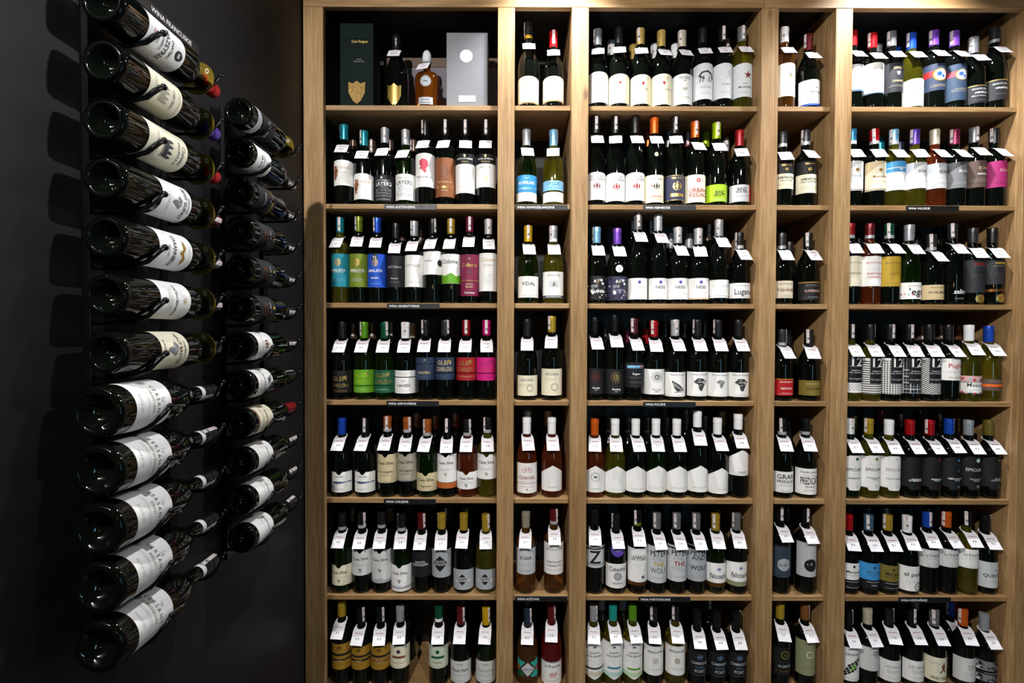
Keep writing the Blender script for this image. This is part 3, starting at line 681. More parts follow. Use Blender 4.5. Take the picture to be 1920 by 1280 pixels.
# ------------------------------------------------------------ bottles on the shelves
# x;shape;top;capsule[/band];glass;strip;price;words;labels...   label: y0,y1,colour,shape|print@height,mm,colour,dx...
DATA = """
=B1
1590;g;165;K/gold;K;L;87;white label with gold base line;525,712,C,c|*crest@.13,10,ochre|STARMONT@.36,7,grey|*lines@.6,10,mist|*bar@.97,3,gold
1762;g;222;red;K;f;95;white strip, creamy label;525,700,C,c|*crest@.13,10,ochre|STARMONT@.36,7,grey|*lines@.6,10,mist|*bar@.97,3,gold
=C1
155;g;213;grey;K;L;69;plain bright white label;515,735,W,c|*lines@.5,14,mist
307;g;200;K;K;;69;cream label with small red shield;530,740,C,c|*shield@.3,9,crimson|*lines@.7,14,mist
465;g;213;brass;K;l;57;cream label, red shield and capitals;535,745,C,c|PEYRES@.12,6,mist|*shield@.3,10,crimson|MASERE@.48,7,stone|*lines@.72,12,mist
618;g;228;brass;K;;55;cream label, shield, arched capitals;530,750,C,c|PEYRES@.13,7,tan|*shield@.3,10,crimson|CHARDONNAY@.5,6,stone|*lines@.75,12,mist
772;g;225;sand;K;l;59;grey-white label with pencil drawing;530,748,P,c|PEYRES@.13,8,grey|*shield@.22,5,crimson|*castle@.48,18,stone|BASTON@.78,7,stone
915;b;207;K;K;;49;silver label with black bull;452,712,mist,c|*bull@.38,52,K|EGRI SKA@.66,6,stone|*lines@.84,8,silver
1050;b;205;dark;K;f;43;silver label with grey figure;452,705,mist,c|*person@.3,28,silver,14|CUVEE@.6,5,grey|*lines@.84,8,silver
1200;b;196;grey;Y;f;39;silver label with red star;452,695,mist,c|*star@.35,28,dred,10|Irsai@.6,6,grey|Muskotaly@.7,7,dgrey|*lines@.88,6,grey
<410;g;325;brass;K;
<565;g;320;white;K;l
<710;g;320;white;K;
<1130;b;292;grey;Y;f
<255;g;300;white;K;l
=D1
1495;b;203;white;A;l;97;white label with black-yellow bird;450,690,W,c|*bird@.35,18,dark,8|*disc@.42,6,yellow,8|VINO@.55,7,stone|*lines@.85,6,stone
1670;g;250;dred;K;L;179;white label with blue base;570,755,W,|*crest@.3,8,dark,10|BIRBAUM@.48,6,dark,8|*lines@.58,4,stone|*bar@.97,7,blue
=E1
300;b;300;red;K;;59;silver label with blue base;605,860,mist,|*crest@.3,22,silver|*lines@.6,14,silver|*bar@.97,7,steel
465;b;318;red;K;L;49;white label with tiny figures;588,880,W,|BINDI@.2,6,mist|*crest@.35,7,dark,10|*lines@.65,8,mist|*bar@.98,4,steel
665;b;308;grey;K;L;69;charcoal label, tan capitals;588,868,slate,|BINDI@.17,8,tan|*shield@.36,12,mist|CHIANTI@.62,6,tan|*lines@.8,6,stone
850;g;322;blue;Y;L;45;large plain white label;740,1000,W,c|BINDI@.22,6,mist|*crest@.38,7,dark,6|*lines@.65,8,mist
1075;b;298;violet;K;L;99;blue label with red stripe;595,850,navy,|*globe@.42,46,red|*lines@.85,12,tan
1280;b;302;violet;K;L;109;taller blue label with globe;600,945,navy,|*globe@.3,42,red|*lines@.72,18,tan|*pinlines@.5,1,steel
1485;g;360;silver;K;L;189;dark label with tan top edge;800,970,slate,|*bar@.03,3,brass|MONTE DEL FRA@.22,5,mist|AMARONE@.42,6,white|DELLA VALPOLICELLA@.6,4,mist|*lines@.85,5,grey
1715;g;262;dgrey/mist;K;R;249;dark label below gold medal;745,940,slate,|*bar@.03,3,brass|MONTE DEL FRA@.22,5,mist|AMARONE@.42,6,white|*lines@.75,10,grey
<530;b;430;mist;K;l
<710;b;455;blue;K;
=A2
182;b;100;teal;K;L;47;white label with brown bird print;357,548,W,c|*vase@.5,44,cop,-26|LE BORED@.3,7,tan,8|*lines@.5,6,mist,8
333;b;145;teal;K;l;42;lower white label, brown bird print;458,652,W,c|*vase@.5,44,cop,-24|UNOAKED@.32,7,tan,8|*lines@.5,6,mist,8
487;b;128;silver;K;f;65;dark label with stacked grey words;470,668,coal,|*disc@.1,6,white,-6|PETER LEHMANN@.2,4,mist|LAYERS@.33,12,white|SHIRAZ@.46,7,grey|MOURVEDRE@.57,7,grey|TEMPRANILLO@.68,7,grey|GRENACHE@.79,7,grey|*midbar@.92,1,white
643;b;138;silver;G;f;65;white label with stacked grey words;462,658,W,|PETER LEHMANN@.15,4,stone|LAYERS@.32,12,dgrey|SEMILLON@.46,7,mist|MUSCAT@.57,7,silver|GEWURZTRAMINER@.68,6,mist|PINOT GRIS@.79,7,silver
792;b;68;K;K;l;78;white label with pink portrait;306,560,W,c|*head@.36,46,rose|PETER LEHMANN@.7,5,grey|*lines@.8,5,mist
942;b;70;K;K;f;69;copper label with dark portrait;340,635,cop,|*head@.38,46,brown|PETER LEHMANN@.62,4,tan|THE BAROSSAN@.75,7,brass|SHIRAZ@.83,4,tan
1092;b;70;K;K;f;99;black and white labels, gold sprig;310,385,dark,|*head@.22,9,brass|PETER LEHMANN@.5,5,white|Futures@.78,5,tan;387,606,W,|*vase@.5,18,brass|FUTURES@.78,4,stone
1245;b;68;K;K;f;135;black and white labels, gold tower;312,384,dark,|*head@.22,9,brass|PETER LEHMANN@.5,5,white|Stonewell@.78,5,tan;385,562,W,|MENTOR@.15,5,stone|*vase@.65,22,brass
<250;b;180;cocoa;K;
<393;b;208;cocoa;K;f
<525;b;195;cocoa;K;
<705;b;202;cocoa;K;l
=B2
1548;g;135;silver;G;;59;blue label with white wave;470,598,sky,|SILVERLAKE@.45,9,white|*wings@.18,22,lblue|*waves@.8,18,lblue;600,668,W,|*lines@.5,8,mist
1750;g;138;lblue;Y;R;55;light-blue and white split labels;512,585,lblue,|ST LUC@.3,10,steel|*lines@.75,5,steel;598,672,W,|NEW ZEALAND@.3,4,stone|*lines@.7,7,mist
=C2
145;r;48;K;K;f;89;white gold-edged label, dark red crest;450,650,W,c|SCHLOSS@.14,7,grey|VOLLRADS@.25,8,grey|*crest@.48,22,dred|*lines@.8,12,mist
278;r;50;K;K;f;79;white label, red crest;455,658,W,c|SCHLOSS@.14,7,grey|VOLLRADS@.25,8,grey|*crest@.48,22,crimson|*lines@.8,12,mist
425;r;48;K;K;;75;white label with red eagle crest;452,654,W,c|SCHLOSS@.14,7,grey|VOLLRADS@.25,8,grey|*crest@.48,22,crimson|*lines@.8,12,mist
560;r;55;orange/orange;K;;51;cream label under small oval label;302,335,C,d|*disc@.5,5,tan;470,668,C,|NIK WEIS@.15,6,grey|*crest@.4,20,dark|*disc@.4,5,crimson,-16|RIESLING@.78,6,rose|*lines@.9,5,rose
708;r;55;K;K;f;85;navy label with gold crest;470,655,ink,|NIK WEIS@.12,6,brass|*crest@.42,30,brass|*midbar@.78,12,brass|*bar@.02,1.5,brass|*bar@.98,1.5,brass
855;g;95;orange;K;f;49;cream label with red disc;468,667,C,|*disc@.2,13,red|*star@.2,9,white|URBAN@.56,13,crimson|RIESLING@.73,12,crimson|*lines@.88,5,mist
1010;g;98;lime;K;f;39;small lime label;538,662,lime,|BINZ@.45,9,dark|BRATT@.62,8,dark|*lines@.9,4,mist
1172;g;150;crimson;K;;48;grey label with red side;540,662,mist,|*side@.5,1,red|BINZ@.26,9,dark,-6|RICE RED@.42,6,dark,-6|*lines@.72,10,grey
<515;g;165;orange;K;
<665;r;108;grey;K;f
<795;b;175;dred;K;f
<925;g;160;lime;K;
<1100;b;212;grey;K;f
=D2
1482;b;165;dgrey/mist;K;;89;black and cream labels, gold oval;385,458,dark,|TOMMASI@.2,5,brass|*disc@.6,10,brass;460,570,C,|AMARONE@.25,8,dark|DELLA VALP@.45,5,dgrey|*lines@.75,12,stone
1650;b;152;dgrey/mist;K;L;159;black and taller cream labels;370,465,dark,|TOMMASI@.2,5,brass|*disc@.62,12,brass;465,600,C,|AMARONE@.25,8,dark|DELLA VALPOLICELLA@.4,5,dgrey|*lines@.72,14,stone
=E2
285;b;116;sky/white;K;;55;white label with brown band;410,690,W,|*disc@.3,10,ochre|*arcshade@.1,1,mist|Nuvola@.5,6,steel|*lines@.7,12,stone|*bar@.96,2,brown
497;b;120;red/mist;K;l;39;cream label with red name;412,688,C,|*disc@.3,10,ochre|*arcshade@.1,1,tan|Montelvini@.52,7,brown|*lines@.72,12,stone|*bar@.96,2,brown
685;b;118;lblue/mist;Y;L;37;blue-topped white label;412,685,W,|*bar@.1,22,sky|*bar@.3,14,sky|*disc@.26,12,mist|*lines@.65,20,mist
880;b;118;purple;Y;L;57;white label, grey corner;422,668,W,|*arcshade@.1,1,silver|SCAIA@.34,8,dark,8|*lines@.5,6,stone|*lines@.75,8,stone
1070;b;122;sand;O;;53;silver label, pink wine below;430,668,mist,|*arcshade@.1,1,silver|SCAIA@.34,8,dark,8|*lines@.6,6,stone|*lines@.8,6,stone
1275;b;122;maroon;K;L;52;charcoal-grey label;422,665,grey,|*arcshade@.1,1,dgrey|SCAIA@.34,8,white,8|*lines@.82,6,mist
1505;b;102;grey;K;f;79;grey-brown label;405,660,cocoa,|SCAIA@.28,8,tan,8|PARADISO@.5,5,white,6|*lines@.75,14,stone
1700;b;110;K;K;L;49;magenta label;408,658,magenta,|SCAIA@.36,8,pink,8|*lines@.85,5,wine
<555;b;195;teal;K;
<740;b;215;ink;K;
=A3
152;b;72;teal;Y;f;45;teal label with gold rings;340,588,teal,|*rings@.26,23,brass|AMALAYA@.5,9,white|*midbar@.57,1,mist|*lines@.8,14,lblue
290;b;72;olive;K;l;47;olive label with gold rings;340,590,olive,|*rings@.26,23,brass|AMALAYA@.5,9,white|*midbar@.57,1,mist|*lines@.8,14,mist
430;b;72;blue;K;l;55;blue label and round score sticker;342,593,blue,|*rings@.26,23,brass|AMALAYA@.5,9,white|MALBEC@.72,5,white|*lines@.9,6,lblue;342,392,K,d|93@.5,9,white
567;b;120;K;K;;120;black label with faint white name;355,592,coal,|SOTTANO@.36,7,silver|Reserva@.72,5,mist|*lines@.85,6,grey
693;b;103;silver;K;l;79;plain off-white label;350,590,W,|SOTTANO@.33,8,stone|*lines@.85,4,stone
835;b;82;dark;K;r;89;white label with notched side;320,497,W,|Altavista@.4,6,grey,-14|*disc@.5,22,dark,38
985;b;85;mustard;K;f;42;white label with green hills;342,565,W,|Colome@.25,13,dark|*hills@.8,26,dgreen|*hills@.72,16,green
1118;b;72;maroon;K;f;83;maroon label with gold script;345,658,maroon,|*crest@.1,7,pink|Colome@.25,13,brass|*pond@.42,18,wine|*bar@.63,2,brass|ESTATE@.72,5,tan|MALBEC@.78,5,tan|Torrontes@.92,6,white
1262;b;85;mist;K;f;59;tall white handwritten label;335,622,W,|Colome@.17,12,tan|LOTE ESPECIAL@.32,4,stone|*lines@.7,42,mist
<210;b;105;dark;K;
<470;b;112;dark;K;
<620;b;140;cocoa;K;
<760;b;170;cocoa;K;f
=B3
1560;g;138;yellow;G;f;59;plain white label;510,670,W,|*crest@.12,6,tan|VIDAL@.34,11,dgrey|*lines@.65,8,mist|*lines@.9,4,stone
1748;g;140;silver/white;Y;l;85;white label with sailing ship;475,672,W,|Cattleya Bay@.13,6,stone|*ship@.46,34,dgrey|*bar@.95,8,navy|SAUVIGNON BLANC@.95,4,white
=C3
150;g;137;lblue;K;L;78;black-and-white street photo label;487,660,K,|*photo@.5,1,K|*star@.27,12,ochre|Cuvee@.62,12,white
293;g;148;violet;K;;230;dark photo label and white disc;408,462,white,d|*rings@.5,10,mist;490,662,ink,|*photo@.5,1,K|Sauvignon@.56,7,lav|*star@.25,9,tan
443;r;40;grey;K;f;85;white label with faint lettering;503,656,W,|*disc@.19,10,purple|NEISS@.42,9,mist|*lines@.72,12,mist
590;r;45;mist;K;;58;white label with purple dot;503,656,W,|*disc@.19,10,purple|NEISS@.42,9,ink|*lines@.72,12,mist
745;g;142;mist;K;f;52;square white label, purple dot;503,656,W,|*disc@.19,10,purple|NEISS@.42,9,ink|*lines@.72,12,mist
873;g;147;mist;K;f;62;white label with tan base;503,656,W,|*disc@.19,10,purple|NEISS@.42,9,ink|*lines@.72,8,mist|*bar@.97,5,tan
1012;r;85;silver;K;l;82;wide white label with thin border;515,645,W,|GRAUBURGUNDER@.33,6,mist|*bar@.9,1,grey|*lines@.6,6,mist
1178;g;182;dark/mist;K;L;79;cream label with black script;538,648,W,|MONTE DEL FRA@.18,4,stone|Lugana@.56,18,dark|*lines@.9,4,stone
<400;r;78;wine;K;f
<530;b;80;dark;K;f
<675;g;183;silver;K;f
<808;g;183;silver;K;
<945;r;120;cocoa;K;f
=D3
1480;g;183;dgrey/mist;K;;72;tan label with red script;522,647,sand,|MONTE DEL FRA@.18,4,brown|Valpolicella@.5,10,brown|*lines@.88,4,dgrey
1670;g;183;K;K;l;69;black label, orange stripe;528,662,coal,|*bar@.04,4,ochre|MONTE DEL FRA@.2,4,grey|SUPERIORE@.5,7,pink|*lines@.85,5,silver
<1540;g;262;K;K;
=E3
265;b;150;crimson/mist;K;;39;cream label with brown lettering;450,738,C,|BARDOLINO@.57,5,brown|MONTE DEL FRA@.22,5,stone|*lines@.9,4,mist
455;b;148;dred/mist;O;;39;pinkish white label;452,738,W,|MONTE DEL FRA@.22,5,rose|*midbar@.44,.6,pink|BARDOLINO@.58,6,rose|CHIARETTO@.7,6,rose
635;b;150;dgreen/mist;K;l;37;mustard-yellow label;455,740,mustard,|MONTE DEL FRA@.22,5,oliv|CUSTOZA@.58,5,oliv|*lines@.9,4,oliv
822;g;165;silver;G;r;47;white label with flower and lettering;703,860,W,|MONTE DEL FRA@.2,4,stone|'ego@.55,21,dark,6|*flowers@.72,7,brown
1048;g;250;dgrey/mist;K;l;50;gold-tan label;725,866,tan,|MONTE DEL FRA@.18,4,oliv|CA DEL MAGRO@.5,7,dark|*lines@.9,4,tan
1320;b;150;dgrey;K;l;57;white letters straight on glass;760,870,-,|salice@.25,13,white,4|*midbar@.45,.8,silver|Candido@.85,6,grey
1490;b;195;dgrey;K;;59;dark-brown label with red word;488,800,slate,|PAPALE@.13,7,red|*midbar@.2,1,grey|*lines@.5,12,cocoa;815,900,brass,d|*ring@.5,18,ochre
1665;b;190;K;K;;94;dark label with yellow word;490,720,slate,|PAPALE@.13,7,yellow|*midbar@.25,1,stone|*lines@.6,12,cocoa;765,790,bronze;810,895,brass,d|*ring@.5,18,ochre
<1105;b;190;dark;K;
<900;b;240;dark;K;
<350;b;222;dark;K;
=A4
170;g;98;K;K;;119;black label with gold letters;460,625,black,|GLEN@.36,13,brass|CARLOU@.66,11,brass|*disc@.3,11,brass,22|*lines@.92,4,ochre
333;g;97;green;G;l;49;lime-green label in two parts;452,570,green,|GLEN@.34,13,lime|CARLOU@.74,13,lime|*disc@.25,10,brass,24;576,624,green,|*lines@.5,4,lgreen
490;g;98;dgreen;G;r;70;dark-green label, gold letters;455,570,dgreen,|GLEN@.34,13,brass|CARLOU@.74,13,brass|*disc@.25,10,brass,24;575,625,dgreen,|*lines@.5,4,lgreen
637;g;98;white;K;f;52;white label in two parts;458,505,W,|*midbar@.35,.8,grey|GLEN CARLOU@.65,3,stone;512,630,W,|*wings@.2,14,stone|HAVEN@.5,9,dgrey|*lines@.8,4,mist
790;b;80;K;K;l;33;navy label with panther;360,406,navy,|*ring@.5,7,grey|*disc@.4,4,tan,5;410,528,navy,|*bull@.27,18,dark|HAVEN@.54,8,tan|*lines@.8,5,steel
940;b;82;dgrey;K;r;79;navy label with large gold letters;360,473,navy,|GLEN@.34,13,tan|CARLOU@.76,13,tan|*disc@.25,10,brass,18;480,527,navy,|*lines@.5,7,steel
1097;b;82;crimson;K;f;68;red label with gold letters;360,476,crimson,|GLEN@.36,13,brass|CARLOU@.76,13,brass|*disc@.25,10,brass,18;482,533,crimson,|*lines@.5,7,tan
1247;b;82;hotpink;K;f;49;bright pink label;360,476,hotpink,|GLEN@.36,13,magenta|CARLOU@.76,13,rose|*disc@.25,10,magenta,18;482,533,hotpink,|*lines@.5,7,magenta
<260;g;108;cocoa;K;f
<398;g;108;cocoa;K;f
<535;g;100;dark;K;f
<690;g;103;sand;K;
<990;b;90;K;K;
=B4
1553;g;78;K;K;;79;small cream label with thin name;495,648,C,|ADORIA@.22,8,grey|*lines@.5,12,stone,-8|*ring@.62,22,stone,12
1737;g;52;mustard;K;l;59;taller cream label, gold seal;445,645,C,|ADORIA@.2,8,grey|*lines@.42,12,stone,-6|*ring@.68,24,stone,10
=C4
137;b;60;dark;K;;49;black label with dark-red sun;425,608,coal,|*sun@.33,38,dred|Rondo@.76,6,white|2017@.85,3,mist
275;b;42;dark;K;;49;black label with yellow sun;430,610,coal,|*sun@.33,38,brass|Riesling@.8,6,white|2018@.9,3,mist
415;b;67;wine;K;l;69;black label with landscape picture;382,562,coal,|*picture@.18,16,steel|Regent@.45,6,white|*lines@.62,8,grey|*lines@.8,5,grey
555;g;80;red;K;l;129;white label with black sun;430,612,W,|*sun@.31,36,K|Pinot Noir@.8,5,grey|2018@.88,4,dgrey
710;g;78;mist;K;f;130;white label with cone drawing;452,628,W,|Winnica Wieliczka@.1,5,grey|*bird@.58,42,dgrey|*lines@.95,3,mist
873;g;78;K;K;L;85;white label with cut stone drawing;450,625,W,|Winnica Wieliczka@.1,5,grey|*rock@.52,40,dgrey|*lines@.95,3,mist
1030;g;75;K;K;L;115;white label with faint pencil drawing;455,628,W,|Winnica Wieliczka@.1,5,grey|*rock@.48,26,grey|*lines@.95,3,mist
1180;g;76;K;K;;110;white label with dark stone drawing;455,630,W,|Winnica Wieliczka@.1,5,grey|*rock@.52,40,dgrey|*lines@.93,4,grey
<225;g;152;K;K;l
<362;g;140;maroon;K;
<495;g;142;red;K;
<640;g;88;K;K;
<770;g;88;K;K;
<917;g;88;K;K;
=D4
1482;g;145;dgrey/mist;K;r;75;red label with white letters;498,620,red,|*bar@.04,4,ochre|MONTE DEL FRA@.2,4,white|REFOSCO@.58,6,white|*lines@.88,4,white
1682;g;147;K;K;l;95;olive-gold label;512,620,oliv,|MONTE DEL FRA@.22,4,tan|CORVINA@.55,7,dark|*lines@.7,4,ochre
<1545;g;150;dark;K;
=E4
270;b;94;K;Y;f;45;black panel 12 over dotted label;402,738,W,|*dots@.86,22,K;402,642,+dark,,1.44|12@.17,27,white|*midbar@.36,.8,mist|PRIMITIVO@.52,4,mist|DEL SALENTO@.60,4,mist|Varvaglione@.84,6,silver
460;b;96;K;Y;r;45;black 12 panel on striped label;412,750,W,|*hstripes@.5,1,K;412,650,+dark,,.60|12@.17,27,white|*midbar@.36,.8,mist|PRIMITIVO@.52,4,mist|DEL SALENTO@.60,4,mist|Varvaglione@.84,6,silver
655;b;96;K;K;f;45;black 12 panel on houndstooth label;412,752,W,|*hound@.5,1,K;412,650,+dark,,.60|12@.17,27,white|*midbar@.36,.8,mist|PRIMITIVO@.52,4,mist|DEL SALENTO@.60,4,mist|Varvaglione@.84,6,silver
852;b;98;K;K;f;45;black 12 panel on plaid label;412,750,dark,|*plaid@.5,1,silver;412,650,+dark,,.60|12@.17,27,white|*midbar@.36,.8,mist|PRIMITIVO@.52,4,mist|DEL SALENTO@.60,4,mist|Varvaglione@.84,6,silver
1058;b;98;K;K;R;45;black 12 panel on herringbone label;412,752,W,|*chevron@.5,1,K;412,650,+dark,,.60|12@.17,27,white|*midbar@.36,.8,mist|PRIMITIVO@.52,4,mist|DEL SALENTO@.60,4,mist|Varvaglione@.84,6,silver
1243;b;98;K;K;;55;pinkish label with red handwriting;415,622,W,|Puglia@.32,13,rose|*lines@.62,5,stone|Varvaglione@.86,6,stone
1462;g;98;white;Y;;42;white label edged with flowers;580,648,pink,|*flowers@.5,11,rose;622,742,W,|Moscato@.35,12,dgrey|*midbar@.75,1,stone|*flowers@1.0,9,rose
1640;g;105;blue;Y;;48;shadowed amber and dark label;610,720,cocoa,|*bar@.55,10,orange|*lines@.25,8,stone
<925;b;108;cocoa;K;f
<1130;b;100;cocoa;K;f
<1315;b;108;brown;K;
=A5
167;g;98;blue;K;;29;white label with blue waves;500,652,W,n|Casa Silva@.22,5,dgrey|*waves@.52,20,bluegrey|*lines@.85,4,dgrey
343;g;96;dark;K;f;65;white wave label, dark strip;500,652,W,n|Casa Silva@.22,5,dgrey|*waves@.52,20,bluegrey|*lines@.85,4,dgrey
510;b;86;copper/mist;K;f;75;tan label with black script;368,582,ctan,n|Casa Silva@.3,9,dark|Los Lingues@.6,7,dark|*lines@.74,6,dgrey|*hills@.98,9,stone
672;b;92;copper/mist;K;r;75;darker tan label with script;362,570,stone,n|Casa Silva@.3,9,dark|Los Lingues@.6,7,dark|*lines@.74,6,dgrey|*hills@.98,9,grey
815;g;107;copper/mist;G;l;26;butter-yellow label with script;508,642,ctan,n|Casa Silva@.37,9,dark|Angostura@.72,6,dark|*lines@.9,4,stone
970;b;96;dark;K;f;39;white label above orange band;368,577,W,n|Casa Silva@.3,9,dark|*rock@.72,11,stone|*lines@.55,5,grey;580,622,copper,
1118;g;103;K/mist;O;r;39;small white label, orange wine;500,628,W,n|Casa Silva@.37,8,dark|*rock@.8,11,grey|*lines@.62,4,grey
1253;b;93;K/mist;Y;l;49;white label, yellow wine below;366,553,W,n|Casa Silva@.32,9,dark|*rock@.8,12,stone|*lines@.6,4,grey
<725;b;62;copper;K;f
<862;b;78;copper;K;f
<1012;b;60;copper;K;f
<575;b;75;cocoa;K;
=B5
1550;g;95;white;O;;53;white label with red bicycle;433,585,W,|*bike@.32,32,rose|CHAVAL@.72,11,crimson|*lines@.92,3,rose;588,658,W,|*lines@.3,3,rose|*crest@.6,7,rose
1737;g;94;white;O;;59;white house-shaped label;450,643,W,h|*lines@.85,4,dgrey
<1555;g;40;sand;K;f
<1710;g;40;sand;K;
=C5
135;g;96;orange;O;;105;house-shaped label with round text;434,625,W,h|*ring@.42,30,mist|*castle@.42,12,dark|*lines@.88,5,dgrey
280;g;98;white;Y;;89;blank house-shaped label, yellow wine;436,628,W,h|*lines@.87,3,silver
432;g;97;white;K;;98;house-shaped label beside silver medal;436,625,W,h|*lines@.87,3,stone,10
583;g;97;white;G;;39;house-shaped label, olive glass;434,625,W,h|*lines@.84,3,stone
730;g;99;white;K;;79;house-shaped label, small base print;436,625,W,h|*lines@.84,4,grey
880;g;38;white;K;;105;raised neck, torn white capsule;432,624,W,h|*lines@.84,5,grey
1027;g;95;white;K;;135;lower house-shaped label;450,636,W,h|*lines@.83,4,grey,6
1180;b;66;white;K;;98;high house-shaped label;318,506,W,h|CABERNET@.86,4,dgrey|*lines@.93,3,grey
<235;g;85;cocoa;K;
<402;g;85;cocoa;K;
<540;g;85;cocoa;K;
<685;g;85;cocoa;K;
<820;g;30;cocoa;K;
<940;b;72;cocoa;K;
<1105;b;42;stone;K;
=D5
1478;g;96;dark/mist;K;l;110;white label with heavy black letters;478,628,W,|GRAN@.24,14,K|PREDICAT@.47,9,K|*lines@.7,10,grey|*lines@.92,3,dgrey
1648;g;98;dark/mist;K;;74;white label with tall black letters;456,642,W,|CELLERS GRIFOLL@.14,5,dgrey|*lines@.27,3,grey|PREDICAT@.47,22,K|PRIORAT@.7,5,dgrey|*lines@.86,7,dgrey
<1520;g;140;dark;K;
=E5
268;b;130;white;G;f;37;white notched label, green seal;475,806,W,e|*disc@.1,10,dgreen,6|EPICURO@.4,9,dgrey|VERMENTINO@.65,5,dgrey|*ring@.88,9,stone,6
437;b;128;mustard;Y;L;37;white notched label, brown seal;475,806,W,e|*disc@.1,10,oliv,6|*midbar@.26,.8,mist|EPICURO@.4,9,cocoa|CHARDONNAY@.64,5,grey|FIANO@.68,4,grey|*ring@.88,9,stone,6
638;b;133;white;Y;R;43;white notched label, faint grey name;480,808,W,e|*disc@.1,8,mint,6|EPICURO@.4,9,stone|PINOT GRIGIO@.66,5,grey|*ring@.88,9,mist,6
845;b;138;red;K;;37;near-black label, dim red mark;490,800,dark,e|*disc@.1,5,dred,10|EPICURO@.4,8,coal|PRIMITIVO@.68,5,white,4|DI MANDURIA@.72,5,white,4|*ring@.9,8,dred,8
1047;b;138;red;K;L;43;near-black label, bright red mark;490,800,dark,e|*disc@.1,6,red,10|EPICURO@.4,8,coal|PRIMITIVO@.68,5,white,4|PUGLIA@.72,4,mist,4|*ring@.9,8,dred,8
1233;b;128;blue;K;r;49;dark label with blue marks;490,800,dark,e|*disc@.1,7,sky,8|*ring@.42,7,sky,8|NERO D AVOLA@.66,5,white,4|SICILIA@.71,4,mist,4|*disc@.9,8,steel,8
1428;b;140;silver;K;;43;dark label with silver seal;485,800,dark,e|*disc@.12,13,mint,8|EPICURO@.4,9,mist|AGLIANICO@.68,5,silver,4|PUGLIA@.73,4,mist,4|*disc@.9,10,grey,8
1642;b;143;oliv;K;r;43;dark label with olive marks;490,800,dark,e|*disc@.1,6,olive,8|EPICURO@.4,8,coal|SALICE@.66,5,silver,4|SALENTINO@.71,5,silver,4|*ring@.9,7,olive,8
<300;b;100;oliv;K;
<575;b;45;maroon;K;
<705;b;80;wine;K;f
<1105;b;50;dark;K;
<1270;b;82;wine;K;f
<1480;b;118;wine;K;f
=A6
155;g;73;K/mist;G;;40;small cream script label, green glass;460,610,C,n|Casa Silva@.35,9,dgrey|*rock@.78,12,grey|*lines@.6,4,stone
305;b;66;K/mist;K;r;48;grey-white script label;348,535,P,n|Casa Silva@.34,9,dgrey|*rock@.8,13,grey|*lines@.6,4,stone
447;b;66;K/mist;K;;39;taller grey-white script label;350,592,P,n|Casa Silva@.28,9,dgrey|*rock@.62,13,grey|*hills@.9,14,silver
600;g;76;K/mist;G;L;34;low white script label;460,655,W,n|Casa Silva@.3,9,dgrey|*rock@.62,12,grey|*bar@.85,9,silver
757;b;72;dred;K;r;49;black label with faint diamond;350,548,coal,|*diamond@.5,48,K|SANTA@.43,7,mist|ALEXANDRA@.53,8,mist
913;b;72;mustard;K;L;37;silver label with black diamond;345,550,silver,|*diamond@.5,50,dark|SANTA@.42,7,mist|ALEXANDRA@.52,8,mist
1078;g;75;mustard;K;;37;low silver label with black diamond;490,642,silver,c|*diamond@.5,36,dark|SANTA@.43,6,white|ALEXANDRA@.55,7,white
1243;g;75;mustard;Y;r;37;silver diamond label, yellow glass;490,640,silver,c|*diamond@.5,36,dark|SANTA@.43,6,white|ALEXANDRA@.55,7,white
<220;b;32;cocoa;K;f
<352;b;32;dark;K;
<495;b;80;stone;K;
<650;b;32;cocoa;K;
<790;b;30;wine;K;
<945;b;30;cocoa;K;f
<1095;b;30;oliv;K;
<1240;b;32;cocoa;K;
=B6
1543;b;60;stone;A;;57;pale grey label with spaced capitals;335,527,mist,|SCAIA@.36,10,dark|*lines@.65,6,stone|*lines@.86,3,dgrey
1752;b;38;dred/mist;A;r;38;pinkish white label, arched capitals;295,527,W,|MONTE DEL FRA@.2,6,grey|BARDOLINO@.6,6,wine|CHIARETTO@.72,6,wine|*lines@.86,3,stone
=C6
130;b;36;dark;K;;39;silver label with huge letter;305,458,mist,|Z@.5,40,K|*bar@.12,5,K|*bar@.86,2,dgrey
285;g;70;K;K;L;35;white label beneath purple medal;270,380,purple,d|*midbar@.62,3,white;430,605,W,c|Catedral@.22,14,dgrey|*rosette@.52,24,ink|RESERVA@.8,6,grey
440;b;42;dark/olive;K;l;45;white label with black silhouette;320,562,W,|CABECA@.25,8,dgrey|DE TOIRO@.32,8,dgrey|*lines@.52,8,mist|*star@.85,16,K,14;565,588,bronze,
578;b;70;grey;K;l;39;grey label with mustard word;305,568,mist,|PETER@.2,17,K|AND@.34,14,silver|THE@.49,14,mustard|WOLF@.66,17,grey|*lines@.87,5,grey
725;b;68;grey;K;l;39;grey label with red word;300,558,mist,|PETER@.2,17,K|AND@.34,14,silver|THE@.5,14,crimson|WOLF@.64,13,silver|*lines@.87,5,grey
865;b;66;grey;K;l;59;grey label with black wolf word;300,556,silver,|PETER@.2,15,K|AND@.34,14,dgrey|WOLF@.62,14,K|*lines@.87,5,stone
1003;g;70;mustard;G;l;45;white label, plum crest, orange band;425,568,W,c|*crest@.3,12,purple|falcoaria@.65,16,dgrey;568,598,bronze,
1168;g;70;grey;K;L;65;white label, plum crest, grey band;418,560,W,c|*crest@.3,12,purple|falcoaria@.65,16,dgrey;562,592,khaki,
<1010;b;40;oliv;K;
<490;b;150;K;K;
<700;b;150;K;K;
=D6
1467;b;16;dark;K;f;39;dark striped label with grey disc;300,528,slate,|*pinlines@.5,1,steel|*disc@.6,40,silver|Clos de Nit@.6,8,dark
